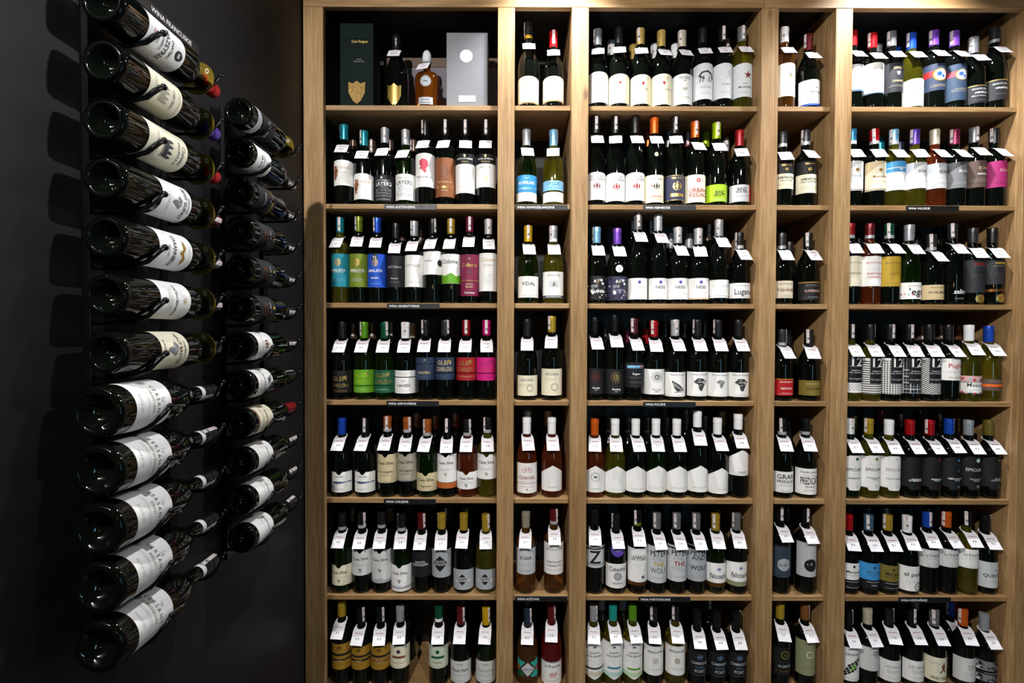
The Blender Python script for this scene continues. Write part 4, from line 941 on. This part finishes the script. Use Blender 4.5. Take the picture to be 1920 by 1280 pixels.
1648;b;22;dark;K;f;35;silver striped label, black disc;278,525,silver,|*pinlines@.5,1,white|*disc@.66,40,K|Clos de Nit@.62,8,white
<1560;b;30;cocoa;K;
=E6
262;b;104;red;K;;45;white label over black base;562,718,W,|*disc@.2,8,dark|Marques@.52,9,dgrey|*lines@.75,6,stone;720,808,dark,|*midbar@.2,1.5,mist|*midbar@.8,1.2,mist
467;b;108;steel;K;l;39;bright blue label over black base;562,722,sky,|*disc@.25,8,ink|Marques@.53,9,steel|*lines@.75,6,steel;724,810,dark,|*midbar@.2,1.5,mist|RUEDA@.55,4,mist
665;b;108;mustard;K;L;81;ochre label over black base;585,738,oliv,|*disc@.25,7,dark|Marques@.52,9,dark|*lines@.75,6,dark;740,822,dark,|*midbar@.2,1.5,mist|*midbar@.7,1.2,tan
840;g;112;white;K;l;45;white label with bicycle wheel;592,825,W,|el pedal@.32,13,dgrey|*wheel@.82,26,dgrey,16|*lines@.62,6,mist
1032;b;76;blue;K;f;85;off-white label below strip;435,602,P,|La Emperatriz@.3,10,grey|*lines@.5,4,stone|*lines@.9,4,mist
1213;b;73;orange;K;L;99;off-white label, copper-coloured cap;432,600,P,|La Emperatriz@.28,10,grey|*lines@.5,4,stone|*lines@.9,4,mist
1392;b;66;dark;Y;l;48;off-white label, pale yellow wine;430,610,W,|La Emperatriz@.28,10,grey|*lines@.5,4,stone|*lines@.9,4,mist
1603;g;105;dark;K;r;62;lilac-white label with plain capitals;552,795,mist,|*shield@.32,7,lav,8|QUINTA@.52,10,dgrey|*midbar@.75,1,stone
<290;b;30;dark;K;
<395;b;30;dgrey;K;
<585;b;30;grey;K;
<820;b;40;dark;K;
<995;b;30;wine;K;
=A7
147;b;104;mustard;K;;65;embossed bronze label, tall bottle;430,620,ochre,|*crest@.14,16,bronze|*bar@.42,9,dark|*bar@.62,6,dark|TOKAJ@.66,4,tan|*lines@.9,5,mustard
287;b;150;dark;K;r;65;embossed bronze label, grey bands;450,622,ochre,|*crest@.14,14,bronze|*bar@.42,8,slate|*bar@.6,8,dark|FURMINT@.62,4,tan
440;b;150;dark;K;r;65;embossed bronze label, brown bands;450,622,ochre,|*crest@.14,14,bronze|*bar@.42,8,dark|*bar@.62,8,brown|YELLOW@.58,4,tan|PALATINE@.68,4,tan
600;b;142;silver;K;;48;cream label with black stamp;445,612,C,|*disc@.25,12,dgrey|*midbar@.5,9,brown|Pinot Noir@.74,7,stone|*bar@.93,4,sand
890;b;141;dgreen/white;K;;39;pale-green label with dark stamp;448,612,pale,|*disc@.25,12,dgreen|*midbar@.5,9,dgreen|Riesling@.72,7,khaki|*bar@.93,4,ctan
1057;g;152;dred;K;r;59;grey-white label with black script;558,722,P,c|ROYAL@.16,4,dgrey|Pinot Noir@.42,10,dgrey|*lines@.68,8,grey|*lines@.9,4,grey
1245;g;157;yellow;G;r;39;grey-white label, olive glass;558,722,P,c|ROYAL@.16,4,dgrey|Chardonnay@.42,10,stone|*lines@.68,8,grey|*lines@.9,4,grey
<650;b;104;dark;K;
<1240;b;105;oliv;K;
<1062;b;108;cocoa;K;
=B7
1557;g;160;navy;A;r;45;diamond label among turquoise shapes;545,695,-,|*harlequin@.5,1,turq|*diamond@.5,44,mist|ZERRAN@.5,6,ink|*lines@.62,4,grey
1735;g;138;dred;P;r;39;white label with pink pig;565,735,W,|*bar@.02,2,dgrey|Le Rouchier@.18,9,dgrey|*pig@.55,34,pink|*lines@.85,8,grey
<1555;g;105;cocoa;K;
<1715;g;105;cocoa;K;
=C7
125;b;132;silver;Y;r;45;pointed white label, beige tip;402,668,W,v|*castle@.12,12,dgrey|QUINTA@.28,6,dgrey|CASAL BRANCO@.37,6,dgrey|*lines@.52,8,mist|*bar@.7,7,dgrey|*bar@.85,16,sand
262;b;130;turq;Y;;45;pointed white label, mint tip;402,668,W,v|*castle@.12,12,dgrey|QUINTA@.28,6,dgrey|CASAL BRANCO@.37,6,dgrey|*lines@.52,8,mist|*midbar@.69,7,teal|*bar@.86,16,mint
405;b;130;green;Y;;45;pointed white label, green tip;402,668,W,v|*castle@.12,12,dgrey|QUINTA@.28,6,dgrey|CASAL BRANCO@.37,6,dgrey|*lines@.52,8,mist|*midbar@.72,7,green|*bar@.86,16,lgreen
555;b;136;K;K;l;55;white label with small cross ornament;430,638,W,|SERRADAYRES@.2,7,dgrey|*rosette@.5,17,stone|*lines@.82,7,grey
710;b;134;K;Y;l;55;white cross label, pale wine;430,638,W,|SERRADAYRES@.18,7,dgrey|*rosette@.5,17,oliv|*lines@.8,7,grey
868;b;170;dark;K;;48;black label, first of three alike;470,642,black,|*crest@.2,18,steel|CAMBRIDGE@.47,8,silver|WHITE@.64,6,steel|PORT@.8,9,silver|*midbar@.97,1,steel
1018;b;174;dark;K;;48;black label, middle of three alike;478,650,black,|*crest@.2,18,steel|CAMBRIDGE@.47,8,silver|TAWNY@.64,6,steel|PORT@.8,9,silver|*midbar@.97,1,steel
1172;b;175;dark;K;R;48;black label, last of three alike;478,650,black,|*crest@.2,18,steel|CAMBRIDGE@.47,8,silver|RUBY@.64,6,steel|PORT@.8,9,silver|*midbar@.97,1,steel
<180;g;100;silver;Y;
<330;g;100;silver;Y;
<950;b;108;cocoa;K;f
=D7
1463;b;116;mustard;K;;37;gold ring printed on black;440,640,black,|*ring@.26,26,oliv|A@.26,7,brass|AUREUS@.66,8,silver|*lines@.86,7,ochre
1642;b;122;bronze;K;r;51;large grey-olive label;390,640,khaki,|*ring@.4,22,pale|*lines@.8,6,olive
<1560;b;100;dark;K;
=E7
245;b;215;dark;K;r;35;white label with green tile pattern;580,895,W,|GRANDE@.2,8,dgrey|*tiles@.58,54,dark|*lines@.93,4,stone
430;b;203;sand;K;;34;grey-white label with corner print;575,798,P,|CAMPO@.2,6,dark,12|ARRIBA@.3,6,dark,12|2017@.4,6,grey,12
635;g;198;K;K;r;38;wide cream-grey text label;702,902,W,|LAS MARIAS@.3,9,silver|*lines@.55,14,grey|*lines@.85,8,stone
850;g;203;dark;K;f;38;off-white text label;705,902,W,|LAS MARIAS@.3,9,stone|*lines@.55,14,grey|*lines@.85,8,stone
1062;g;215;grey;K;l;36;cream label with walking figure;675,902,C,|*person@.42,32,brown,8|*lines@.25,4,grey,-16|GENIO Y FIGURA@.85,9,dark
~1210;b;178;blue;K;L;36;white label, set behind others;655,900,W,|*lines@.5,20,grey|LATTE@.22,9,stone|*midbar@.8,4,dgrey
1415;g;217;orange;K;L;49;greyish label with light capitals;680,902,P,|SPIT@.38,14,stone,12|*lines@.65,8,mist
1640;g;260;silver;K;;36;black label between grey bands;715,802,grey,|*photo@.5,1,grey;806,838,dark,|*midbar@.6,2,stone;840,905,grey,|*photo@.5,1,grey
<270;b;140;cocoa;K;
<330;b;130;grey;K;
<875;b;150;stone;K;
<1230;b;140;orange;K;
"""
FR = {'A': (4, 600, (0, 210, 390, 580, 760, 945, 1100)), 'C': (3.84, 1080, (0, 205, 390, 580, 760, 945, 1100)), 'E': (5.0526, 1540, (0, 220, 390, 590, 760, 945, 1100))}
FR['B'] = FR['A']; FR['D'] = FR['C']
BAY = dict(A='left wide bay', B='left narrow bay', C='middle wide bay', D='right narrow bay', E='right wide bay')
ORD = ['first', 'second', 'third', 'fourth', 'fifth', 'sixth', 'seventh', 'eighth', 'ninth']
CNAME = dict(K='black', lblue='light-blue', dred='dark-red', dgreen='dark-green', dgrey='dark-grey', hotpink='pink', violet='violet', turq='turquoise', sand='beige', mist='pale-grey', brass='pale-gold', wine='maroon', cocoa='brown', mustard='gold', stone='tan', steel='blue', oliv='olive', ink='navy', navy='navy', crimson='red')
XR = dict(A=(0, 1), B=(1, 2), C=(2, 3), D=(3, 4), E=(4, 5))
cells = []
for line in DATA.strip().splitlines():
    line = line.strip()
    if not line: continue
    if line[0] == '=': cells.append((line[1], int(line[2])-1, [], [])); continue
    cells[-1][3 if line[0] in '<' else 2].append(line.split(';'))
for bay, row, front, rear in cells:
    s, ox, oys = FR[bay]; oy = oys[row]
    if row == 0 and bay in 'AB': s, ox = 3.692, 560
    z = SZ[row]; a_, b_ = XR[bay]
    lo, hi = XS[a_][1]+.0015, XS[b_][0]-.0015
    ceil_z = (SZ[row-1]-.018 if row else ZTOP+.026)-z-.004
    for lst, back in ((front, False), (rear, True)):
        it = []
        for q in lst:
            t = q[1]; half = q[0][0] == '~'
            Y = 2.045 if back else 1.998 if half else 1.9035+(profile(t, .3)[0]-.0372)
            px = ox+float(q[0].lstrip('<~'))/s
            it.append([at(px, SHY[row]-50, Y).x, profile(t, .3)[0], Y, q, half, px])
        main = [e for e in it if not e[4]]
        sc = min(1, (hi-lo-.0004*len(main))/sum(2*e[1] for e in main)) if main else 1
        main.sort(key=lambda e: e[0])
        for _ in range(60):
            for e in main: e[0] = max(lo+e[1]*sc, min(hi-e[1]*sc, e[0]))
            for e, g in zip(main, main[1:]):
                d = (e[1]+g[1])*sc+.0004-(g[0]-e[0])
                if d > 0: e[0] -= d/2; g[0] += d/2
        for e in it: e[0] = max(lo+e[1]*sc, min(hi-e[1]*sc, e[0]))
        it.sort(key=lambda e: e[5])
        for k, (X, R, Y, q, half, px) in enumerate(it):
            t = q[1]; top = float(q[2])/s+oy
            Y += rnd.uniform(-.0015, .003)
            H = max(.262, min(at(px, top, Y-.004).z-z, .352, ceil_z))
            cap, _, band = q[3].partition('/'); cap = {'K': 'black'}.get(cap, cap); cn = CNAME.get(cap, cap)
            if back:
                lab = f"{cn}-capped bottle in back row, {ORD[k]} from left, {ORD[row]} shelf, {BAY[bay]}"
                o = bottle((X, Y, z), t, H, cap, q[4] or 'K', q[5], '', [], lab, f'back row bottles on the {ORD[row]} shelf of the {BAY[bay]}', 0)
            else:
                labels = []
                for L in q[8:]:
                    if not L: continue
                    parts = L.split('|'); a = parts[0].split(',')
                    zt = at(px, oy+float(a[0])/s, Y-R).z-z; zb = max(.006, at(px, oy+float(a[1])/s, Y-R).z-z)
                    zt = max(zb+.004, min(zt, H-.075))
                    labels.append((zb, zt, a[2], a[3] if len(a) > 3 else '', parts[1:], float(a[4]) if len(a) > 4 else None))
                lab = f"{cn}-capped bottle, {q[7]}, {ORD[k]} from left, {ORD[row]} shelf, {BAY[bay]}"
                if len(lab.replace(',', '').split()) > 16: print('LONGLABEL', lab)
                o = bottle((X, Y, z), t, H, cap, q[4] or 'K', q[5], q[6], labels, lab, f'wine bottles on the {ORD[row]} shelf of the {BAY[bay]}', rnd.uniform(-.06, .06), band or None)
            o.scale = (sc, sc, 1)

# ------------------------------------------------------------ top left shelf: boxes, champagne, decanter
def p1(x, y, Y): return at(560+x/3.692, y/3.692, Y)
z1 = SZ[0]
def sbox(name, xa, xb, ytop, Y0, Y1, mat, label, cat='box'):
    a, b_ = p1(xa, 700, Y0).x, p1(xb, 700, Y0).x; h = p1(xa, ytop, Y0).z-z1
    r = empty(name, ((a+b_)/2, Y0, z1), label, cat); w2 = (b_-a)/2
    return r, w2, h
r, w2, h = sbox('gift_box', 287, 518, 160, 1.885, 1.985, None, 'tall dark green gift box with gold shield, far left of top shelf')
gbm = solid('gift_green', '0a1917', .7, spec=.12)
box('box_body', -w2, w2, 0, .10, 0, h*.82, gbm, r, .001)
box('box_lid', -w2, w2, 0, .10, h*.82+.0006, h, gbm, r, .001)
P = Print(); emblem(P, 'shield', 0, .062, .082, 'ochre', 1, 1); build_print('shield_emblem', P, lambda x, y: (x*.92, -.0012, y), r)
P = Print(); R_ = random.Random(3)
for i in range(110):
    a, q = R_.uniform(0, 2*PI), R_.random()**.5*.03; xx, yy = q*math.cos(a), .063+q*math.sin(a)*1.05
    if yy < .045 and abs(xx) > .02: continue
    P.disc(xx, yy, .0013, R_.choice(['K', 'brass', 'dark']), 5)
build_print('shield_relief', P, lambda x, y: (x*.92, -.0018, y), r)
P = Print(); P.text('Dom Perignon', .012, h*.785, .010, 'brass', .06); P.text('CUVEE', .008, h*.575, .0045, 'grey', .05); P.text('VINTAGE 2009', .008, h*.55, .0045, 'grey', .06)
build_print('box_print', P, lambda x, y: (x, -.0012, y), r)

r, w2, h = sbox('presentation_box', 1023, 1308, 225, 1.880, 1.985, None, 'silver-grey presentation box with white disc, on top shelf at right')
gm = solid('box_silver', '66686d', .45)
box('box_body', -w2, w2, 0, .105, 0, h, gm, r, .001)
P = Print(); P.disc(-.003, h*.69, .0235, 'white', 24); build_print('white_disc', P, lambda x, y: (x, -.0008, y), r)
P = Print(); P.rect(-.031, .031, .024, .047, 'white'); build_print('paper_sticker', P, lambda x, y: (x, -.0009, y), r)

a, b_ = p1(590, 600, 2.06).x, XS[1][0]-.003
h = p1(800, 400, 2.06).z-z1
r = empty('storage_box', ((a+b_)/2, 2.06, z1), 'long grey box with brown lid lying behind the spirits on top shelf', 'box')
w2 = (b_-a)/2; h2 = p1(800, 465, 2.06).z-z1
box('box_body', -w2, w2, 0, .08, 0, h2, solid('box_lilac', '6f6a74', .7), r)
box('box_lid', -w2-.001, w2+.001, -.001, .081, h2+.0006, h, solid('box_brown', '5b4636', .6), r)

# champagne
def special(x, t, top, cap, g, label, price, Y=1.912):
    p = p1(x, 600, Y); H = p1(x, top, Y).z-z1
    return bottle((p.x, Y, z1), t, H, cap, g, '', price, [], label, None, 0, None, 'champagne_bottle'), round(H/.004)*.004
r, H = special(678, 'c', 248, 'black', 'K', 'dark champagne bottle with gold shield label beside the green gift box', '829')
Rr, prof = profile('c', H)
P = Print(); emblem(P, 'shield', 0, 0, .080, 'brass', 1, 1)
v = []; f = []; 
for poly, c in P.p:
    b = len(v)
    for x, y in poly:
        z = .046+y; rr = rat(prof, z)+.0008; a = x*.8/Rr; v.append((rr*math.sin(a), -rr*math.cos(a), z))
    f.append(tuple(range(b, b+len(poly))))
mk('label', v, f, paper('brass'), r)
P = Print()
for i in range(90):
    a, q = R_.uniform(0, 2*PI), R_.random()**.5*.027; P.disc(q*math.cos(a), q*math.sin(a)*1.1-.001, .0012, R_.choice(['K', 'mustard', 'dark']), 5)
v = []; f = []
for poly, c in P.p:
    b = len(v)
    for x, y in poly:
        z = .046+y; rr = rat(prof, z)+.0013; a = x/Rr; v.append((rr*math.sin(a), -rr*math.cos(a), z))
    f.append(tuple(range(b, b+len(poly))))
mk('label_relief', v, f, ink('mustard'), r)

# decanter
p = p1(888, 600, 1.915); Hd = p1(888, 355, 1.915).z-z1
r = empty('spirit_decanter', (p.x, 1.915, z1), 'amber spirit decanter with round silver medallion and glass stopper, top left shelf', 'bottle')
k = Hd/.2
pr = [(.034, 0), (.0395, .002), (.042, .008), (.0435, .05), (.0455, .085), (.0465, .105), (.044, .116), (.037, .124), (.022, .130), (.0135, .134), (.0125, .150)]
pr = [(a, z*k) for a, z in pr]
v, f = lathe(pr, 40, ax=.72); mk('glass_body', v, f, glass('H'), r, smooth=True, sharp=1.0)
v, f = lathe([(.0145, .1505*k), (.015, .158*k), (.0125, .160*k)], 24); mk('neck_collar', v, f, foil('black'), r, smooth=True, sharp=.8)
v, f = lathe([(.0105, .1605*k), (.0165, .165*k), (.0175, .18*k), (.015, .192*k), (.008, .2*k)], 24); mk('stopper', v, f, solid('stopper_glass', 'd8dadd', .08), r, smooth=True, sharp=.8)
def ell(x, z, e): return (x, -math.sqrt(max(0, 1-(x/.0452)**2))*.0452*.72-e, z)
P = Print(); P.disc(0, .089*k, .0205, 'silver', 28); build_print('medallion', P, lambda x, y: ell(x, y, .0016), r)
P = Print(); P.ring(0, .089*k, .0165, .0178, 'grey', 24); P.text('REBEL', 0, .089*k, .005, 'dgrey', .026); build_print('medallion_print', P, lambda x, y: ell(x, y, .0022), r)
P = Print(); P.rect(-.027, .027, .014*k, .037*k, 'silver'); build_print('label', P, lambda x, y: ell(x, y, .0014), r)
P = Print(); P.text('SINGLE BARREL', 0, .029*k, .0035, 'dark', .04); P.rect(-.022, .022, .019*k, .0205*k, 'dgrey'); build_print('label_print', P, lambda x, y: ell(x, y, .002), r)
hang_tag(r, 'b', round(.222*k/.004)*.004, '199', -.25)

# ------------------------------------------------------------ wall racks with lying bottles
steel = solid('black_steel', '0d0d0f', .35, .6)
AXX = -.700
RZ = [EYE+.5640-.1*i for i in range(12)]
def rack(y0, words):
    """y0: depth of the bottle bases"""
    r = empty('wall_wine_rack', (WX, y0, EYE), 'black steel peg rack on the dark wall, '+words, 'rack', 'black steel wall racks')
    def L(x, y, z): return (x-WX, y-y0, z-EYE)
    for dy in (.036, .238):
        v, f = boxvf(.0003, .012, dy, dy+.030, -.606, .592, .001); mk('post', v, f, steel, r)
    for i, z in enumerate(RZ):
        big = BOT[y0][i][1] == 'm'
        zb = z-EYE
        Rb = .0445 if big else .0375
        cx = AXX-WX
        # body peg: leaves the post, passes under the glass and curls up on the room side
        pts = [(.011, .050, zb-Rb-.010), (cx-.02, .052, zb-Rb-.0085), (cx+.006, .056, zb-Rb-.0065), (cx+.028, .064, zb-Rb*.80-.004), (cx+Rb+.0045, .075, zb-Rb*.35), (cx+Rb+.0075, .086, zb-.004)]
        v, f = tube(pts, .0042, 8, .0062); mk('peg', v, f, steel, r, smooth=True)
        # neck peg
        n = NR+.006
        pts = [(.011, .254, zb-n-.004), (cx-.012, .258, zb-n-.002), (cx+.008, .262, zb-n-.0005), (cx+n+.004, .270, zb-n*.5), (cx+n+.010, .282, zb+.010), (cx+n+.013, .291, zb+.022)]
        v, f = tube(pts, .0036, 8, .0055); mk('peg', v, f, steel, r, smooth=True)
Y1, Y2 = .857, 1.280
# price field unused here: z shift, shape, capsule, strip, disc, label words, labels(z0,z1,col,shape,prints)
VT = lambda s: [(.034, .122, 'W', '', ['le@.24,8,mist', 'V E R S A N T@.38,6.5,grey', s+'@.52,4.5,stone', '*lines@.68,9,mist', 'PAYS D OC@.85,4,mist'])]
BOT = {Y1: [
 ('big white label with an oval picture', 'b', 'red', '', 1, [(.060, .160, 'W', '', ['*pond@.16,20,dark', '*castle@.16,10,mist', 'CHATEAU@.36,5,dark', 'MAZEYRES@.50,8,dark', 'POMEROL@.62,4,grey', '2012@.74,4,grey', 'GRAND VIN@.85,3,red'])]),
 ('pale engraved label and violet capsule', 'b', 'purple', '', 1, [(.062, .150, 'C', '', ['*lines@.12,8,stone', 'CHATEAU@.28,5,grey', '*castle@.55,34,stone', '*lines@.85,8,stone'])]),
 ('cream label with a grey castle drawing', 'b', 'red', '', 1, [(.058, .165, 'C', '', ['Chateau@.12,7,grey', 'BELLEGRAVE@.24,5,grey', '*castle@.52,38,dgrey', '*lines@.80,10,grey'])]),
 ('white label with grey estate sketch', 'b', 'dred', 'f', 1, [(.092, .176, 'W', '', ['HERITAGE@.10,4,grey', 'PETIT GUINOT@.22,7,dark', '*rock@.50,22,grey', '*lines@.80,8,stone'])]),
 ('white label with a golden winged emblem', 'b', 'grey', 'f', 1, [(.082, .178, 'W', '', ['*wings@.28,44,ochre', '*lines@.10,5,mist', 'CARANNIEUX@.55,8,dark', 'GRAVES@.72,4,grey', '2015@.82,4,grey'])]),
 ('white label with small gold crown', 'b', 'black', 'f', 1, [(.084, .172, 'W', '', ['*crest@.20,10,tan', 'CHATEAU BERGERON@.48,5,dgrey', '*lines@.70,14,stone'])]),
 ('cream label with hillside etching and red capitals', 'b', 'dgrey', '', 1, [(.086, .164, 'C', '', ['CHATEAU@.14,4,dgrey', 'HAUT BASTOR@.30,7,wine', '*rock@.58,24,grey', 'BORDEAUX@.88,4,grey'])]),
 ('plain white label, topmost of five alike', 'm', 'black', 'r', 0, VT('PINOT NOIR')),
 ('plain white label, second of five alike', 'm', 'black', 'l', 0, VT('CABERNET SAUVIGNON')),
 ('plain white label, middle of five alike', 'm', 'black', 'r', 0, VT('SYRAH')),
 ('plain white label, fourth of five alike', 'm', 'black', 'r', 0, VT('MERLOT')),
 ('plain white label, lowest of five alike', 'm', 'black', 'l', 0, VT('CHARDONNAY'))],
 Y2: [
 ('silver band above black label', 'b', 'black', '', 1, [(.028, .048, 'silver', '', ['*lines@.5,8,grey']), (.055, .120, 'black', '', ['Dupere@.5,9,silver'])]),
 ('white label with a small gold seal', 'b', 'black', 'f', 0, [(.022, .098, 'W', '', ['*castle@.25,20,mist', 'CHATEAU@.5,5,grey', 'DE RIOL@.65,6,dark', '*disc@.3,7,ochre,14'])]),
 ('dark label with a gold ring band', 'b', 'black', 'f', 0, [(.030, .120, 'dark', '', ['*bar@.18,5,gold', 'BERNHARD@.6,5,silver', '*disc@.4,8,green,4'])]),
 ('dark label with bronze horse, upper of three', 'b', 'black', 'f', 0, [(.035, .12, 'coal', '', ['*bull@.65,32,bronze', 'PRIMITIVO@.35,5,silver', '*disc@.14,9,yellow,-4'])]),
 ('dark label with bronze horse, middle of three', 'b', 'black', 'f', 0, [(.035, .12, 'coal', '', ['*bull@.65,32,bronze', 'PRIMITIVO@.35,5,silver', '*disc@.14,9,yellow,-4'])]),
 ('dark label with bronze horse, lower of three', 'b', 'black', 'f', 0, [(.035, .12, 'coal', '', ['*bull@.65,32,bronze', 'PRIMITIVO@.35,5,silver', '*disc@.14,9,yellow,-4'])]),
 ('white label with a red-brown crest', 'b', 'black', 'f', 0, [(.022, .100, 'W', '', ['*crest@.4,20,brown', '*lines@.7,12,stone', '*disc@.14,4,ochre,8'])]),
 ('white label with black floral corner', 'b', 'black', 'L', 0, [(.022, .100, 'W', '', ['*bird@.2,22,K', 'DUBOURDIEU@.55,6,grey', '*lines@.8,8,stone'])]),
 ('cream label and bright red capsule', 'b', 'crimson', '', 0, [(.022, .100, 'C', '', ['Rezerva@.4,7,brown', '*lines@.7,12,stone', '*bar@.96,5,dred'])]),
 ('white label, third from rack bottom', 'b', 'black', 'f', 0, [(.022, .100, 'W', '', ['VERSANT@.35,5,grey', '*lines@.6,10,mist'])]),
 ('white label, second from rack bottom', 'b', 'black', 'f', 0, [(.022, .100, 'W', '', ['VERSANT@.35,5,grey', '*lines@.6,10,mist'])]),
 ('white label, lowest on the rack', 'b', 'black', 'l', 0, [(.022, .100, 'W', '', ['VERSANT@.35,6,grey', '*lines@.6,10,mist'])])]}
rack(Y1, 'the near one at left'); rack(Y2, 'the far one beside the shelving')
LAY = Matrix(((0, -1, 0), (0, 0, 1), (-1, 0, 0))).to_4x4()     # local z -> depth, local front (-y) -> room, local x -> down
for Y, lst in BOT.items():
    rk = 'near wall rack' if Y == Y1 else 'far wall rack'
    for i, (words, t, cap, strip, disc, labels) in enumerate(lst):
        H = .318 if t == 'b' else .325
        if Y == Y2: H = .300
        y = Y if t == 'b' else Y-.022
        r = empty('wine_bottle', (0, 0, 0), f'lying bottle, {words}, {ORD[i] if i < 9 else ["tenth", "eleventh", "twelfth"][i-9]} from top, {rk}', 'bottle', 'bottles lying on the '+rk)
        if len(r['label'].replace(',', '').split()) > 16: print('LONGLABEL', r['label'])
        r.matrix_world = Matrix.Translation((AXX, y, RZ[i])) @ LAY @ Matrix.Rotation(rnd.uniform(-.06, .06)-.68*math.atan2(EYE-RZ[i], .7)-.05, 4, 'Z')
        link('glass_body', cached(('bp', t, H), lambda: body_mesh(t, H, 'K', True)), r)
        bd = 'white' if t == 'm' else None; link('capsule', cached(('c', t, H, cap, bd), lambda: cap_mesh(t, H, cap, bd)), r)
        if strip: link('tax_strip', cached(('s', H, strip), lambda: strip_mesh(H, strip)), r)
        for (z0, z1_, c, s, pr) in labels: add_label(r, t, H, z0, z1_, c, s, pr, 1.5)
        if disc:   # stiff round collar with rings printed on it
            zc = H-.052; ro, ri = .036, NR+.0012
            v, f = lathe([(ri, zc+.004), (ro, zc-.006), (ro, zc-.007), (ri, zc+.003), (ri, zc+.004)], 32, False, False)
            d = mk('neck_collar', v, f, solid('collar_gold', '94802e', .3, .5), r, smooth=True, sharp=.7)
            P = Print()
            for a in (0.4, 1.9, 3.5, 5.0):
                P.ring(.0255*math.cos(a), .0255*math.sin(a), .0028, .0052, 'sand', 12)
            def cf(x, y): q = math.hypot(x, y); return (x, y, zc+.004-.010*(q-ri)/(ro-ri)-.0014)
            build_print('collar_print', P, cf, d)

# sign on the wall behind the topmost near bottle
s0 = at(290, 40, 1.02)
r = empty('wall_sign', (WX+.0006, 1.00, EYE+.685), 'dark wall sign with white capitals WINA FRANCUSKIE behind the topmost lying bottle', 'sign')
box('sign_plate', 0, .003, 0, .225, -.012, .012, solid('sign_black', '121214', .45), r, .0006)
P = Print(); P.text('WINA FRANCUSKIE', .13, 0, .0105, 'white', .17)
build_print('lettering', P, lambda x, y: (.0034, x, y), r)

for o in bpy.data.objects:
    if 'label' in o and len(re.findall(r"[A-Za-z0-9]+", o['label'])) > 16: print('LONGLABEL', o['label'])
